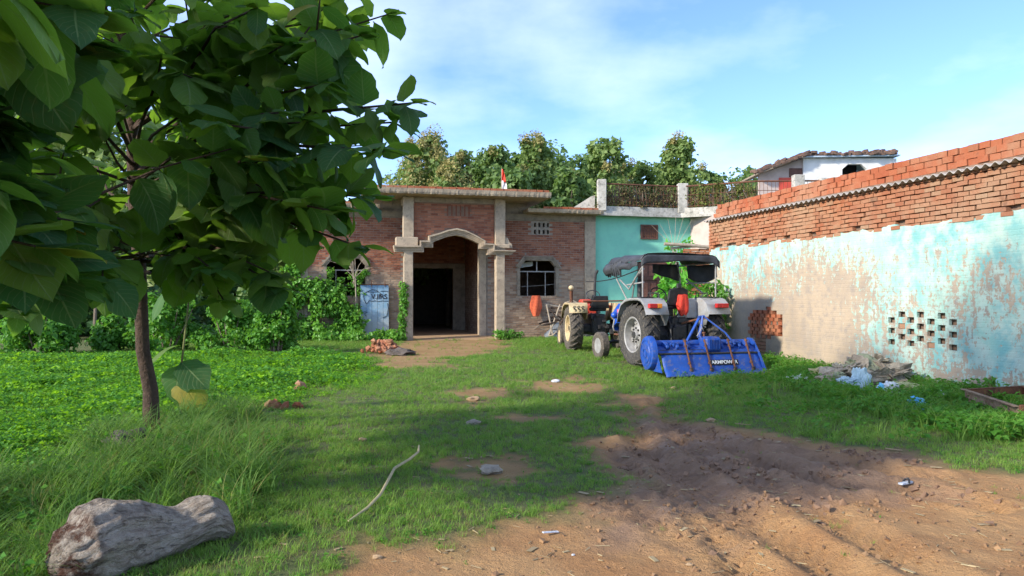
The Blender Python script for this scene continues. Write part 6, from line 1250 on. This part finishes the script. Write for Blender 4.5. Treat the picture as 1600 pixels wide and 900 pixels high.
crumple('plastic_bag', 'crumpled white plastic bag alone in the grass', 'bag', 1246, 599, 13.6, (.20, .17, .15), pw_, 7); crumple('plastic_bag', 'crumpled bright blue plastic bag lying in the grass', 'bag', 1432, 636, 10.6, (.14, .11, .11), pb, 9, .6)
crumple('sack', 'yellow torn sack at the edge of the rubbish heap', 'sack', 1284, 584, 14.0, (.22, .18, .12), ye, 11); crumple('sack', 'straw coloured sack flattened below the turquoise wall', 'sack', 1413, 608, 12.6, (.30, .3, .10), gr, 13, .5, -.4, None, .6)
crumple('plastic_sheet', 'pale blue plastic sheet spread in front of the rags', 'plastic', 1352, 617, 11.9, (.27, .2, .07), pg, 15, .6); crumple('plastic_sheet', 'upright torn pale plastic draped down the rag heap', 'plastic', 1345, 600, 12.9, (.16, .10, .26), pg, 17, .5); crumple('plastic_bag', 'white plastic bag with blue print on the rubbish heap', 'bag', 1388, 607, 12.4, (.15, .12, .11), pw_, 19); crumple('plastic_bag', 'small blue wrapper beside a white bag on the heap', 'bag', 1376, 608, 12.2, (.055, .05, .085), pb, 21)
crumple('plastic_bag', 'torn white bag on top of the rag heap', 'bag', 1338, 577, 13.3, (.13, .10, .05), pw_, 25, .6); crumple('plastic_sheet', 'light blue polythene scrap between the sack and the rags', 'plastic', 1322, 596, 12.9, (.14, .10, .07), pg, 27, .6); crumple('plastic_bag', 'white wrapper in the weeds beyond the straw sack', 'bag', 1464, 618, 11.6, (.10, .08, .06), pw_, 29, .7); crumple('sack', 'pale folded sack at the crest of the rubbish heap', 'sack', 1372, 583, 13.5, (.2, .14, .09), rags[2], 31, .5)
crumple('cardboard', 'flattened piece of cardboard at the foot of the rubbish', 'cardboard', 1372, 624, 11.6, (.22, .18, .05), cb_, 23, .3)
x, y, z = P(1288, 593, 13.5); ct = worldthing('plastic_tub', 'white plastic tub with blue bottom lying on its side', 'tub', x, y, z-.05); MB().lathe([(.075, -.12), (.085, -.1), (.07, .12), (.06, .12), (.06, -.09)], 18, (x, y, z), 'y').build('tub_body', pw_, ct, True); MB().lathe([(.05, -.128), (0, -.128)], 18, (x, y, z), 'y').build('tub_base', pb, ct)
# bamboo stick, slippers, scraps
pts = [G(655, 697, .06), G(654, 708, .07), G(640, 720, .07), G(617, 734, .07), G(606, 755, .07), G(595, 775, .06), G(575, 795, .05), G(545, 815, .03)]
tag(MB().tube([Vector(p)+Vector((0, 0, gzs(p[0], p[1]))) for p in pts], [.008, .011, .012, .012, .012, .011, .010, .006], 8).build('bent_stick', plain('dry_stalk', (.48, .40, .22), (.36, .30, .16), .85, 12), None, True), 'long bent dry stalk lying across the lawn', 'stick')
for px, py, w_, lab, mt, sd_ in ((868, 591, .075, 'white scrap of paper on bare soil near the tractors', pw_, 1), (740, 619, .10, 'pale clod of earth on the lawn below the porch', cb_, 2), (741, 661, .09, 'grey lump of dung on the lawn', rag, 3), (768, 741, .10, 'grey stone on the bare patch in the lawn', rag, 4), (1076, 881, .022, 'small pale pebble on the orange sand', cb_, 5), (895, 862, .012, 'tiny white pebble on the orange sand', pw_, 6), (567, 690, .05, 'dry curled leaf beside the bent stalk', cb_, 7), (1110, 655, .06, 'flat pale scrap at the start of the muddy ruts', cb_, 8), (590, 868, .03, 'dry leaf scrap at the edge of the bare corner', cb_, 9), (1052, 600, .06, 'brown clod in front of the rotavator', cb_, 10)):
    x, y, _ = G(px, py); tag(lump('scrap', (x, y, gzs(x, y)+w_*.3), (w_, w_*.7, w_*.45), mt, None, sd_, .5, 2), lab, 'scrap')
for px, py, l, lab, an, mt in ((860, 832, .06, 'thin white paper strip at the edge of the sand', .5, pw_), (1395, 703, .08, 'short pale stick beside the weeds', -.2, cb_), (1160, 662, .10, 'pale flat splinter on the mud', .1, cb_)):
    x, y, _ = G(px, py); z = gzs(x, y)+.02; e = Vector((math.cos(an), math.sin(an), 0))*l; o = MB().obox((0, 0, 0), (l, .010, .003)).build('paper_strip', mt); o.location = (x, y, z); o.rotation_euler = (.1, .1, an); tag(o, lab, 'scrap')
x, y, _ = G(1414, 755); z = gzs(x, y)+.02; sh = thing('slipper', 'discarded black slipper with white sole lying in the mud', 'slipper', (x, y, z), .5); sh.scale = (.62, .62, .62)
sole = [(-.12, -.035), (-.05, -.03), (.05, -.042), (.11, -.03), (.125, 0), (.11, .035), (.05, .045), (-.05, .03), (-.12, .035), (-.135, 0)]
MB().prism(sole, lambda p: (*p, 0), lambda p: (*p, .02)).build('sole', pw_, sh); MB().tube([(.0, -.045, .015), (.03, -.025, .05), (.04, 0, .06), (.03, .03, .05), (.0, .045, .015)], .014, 6).build('strap', M['black_plastic'], sh)
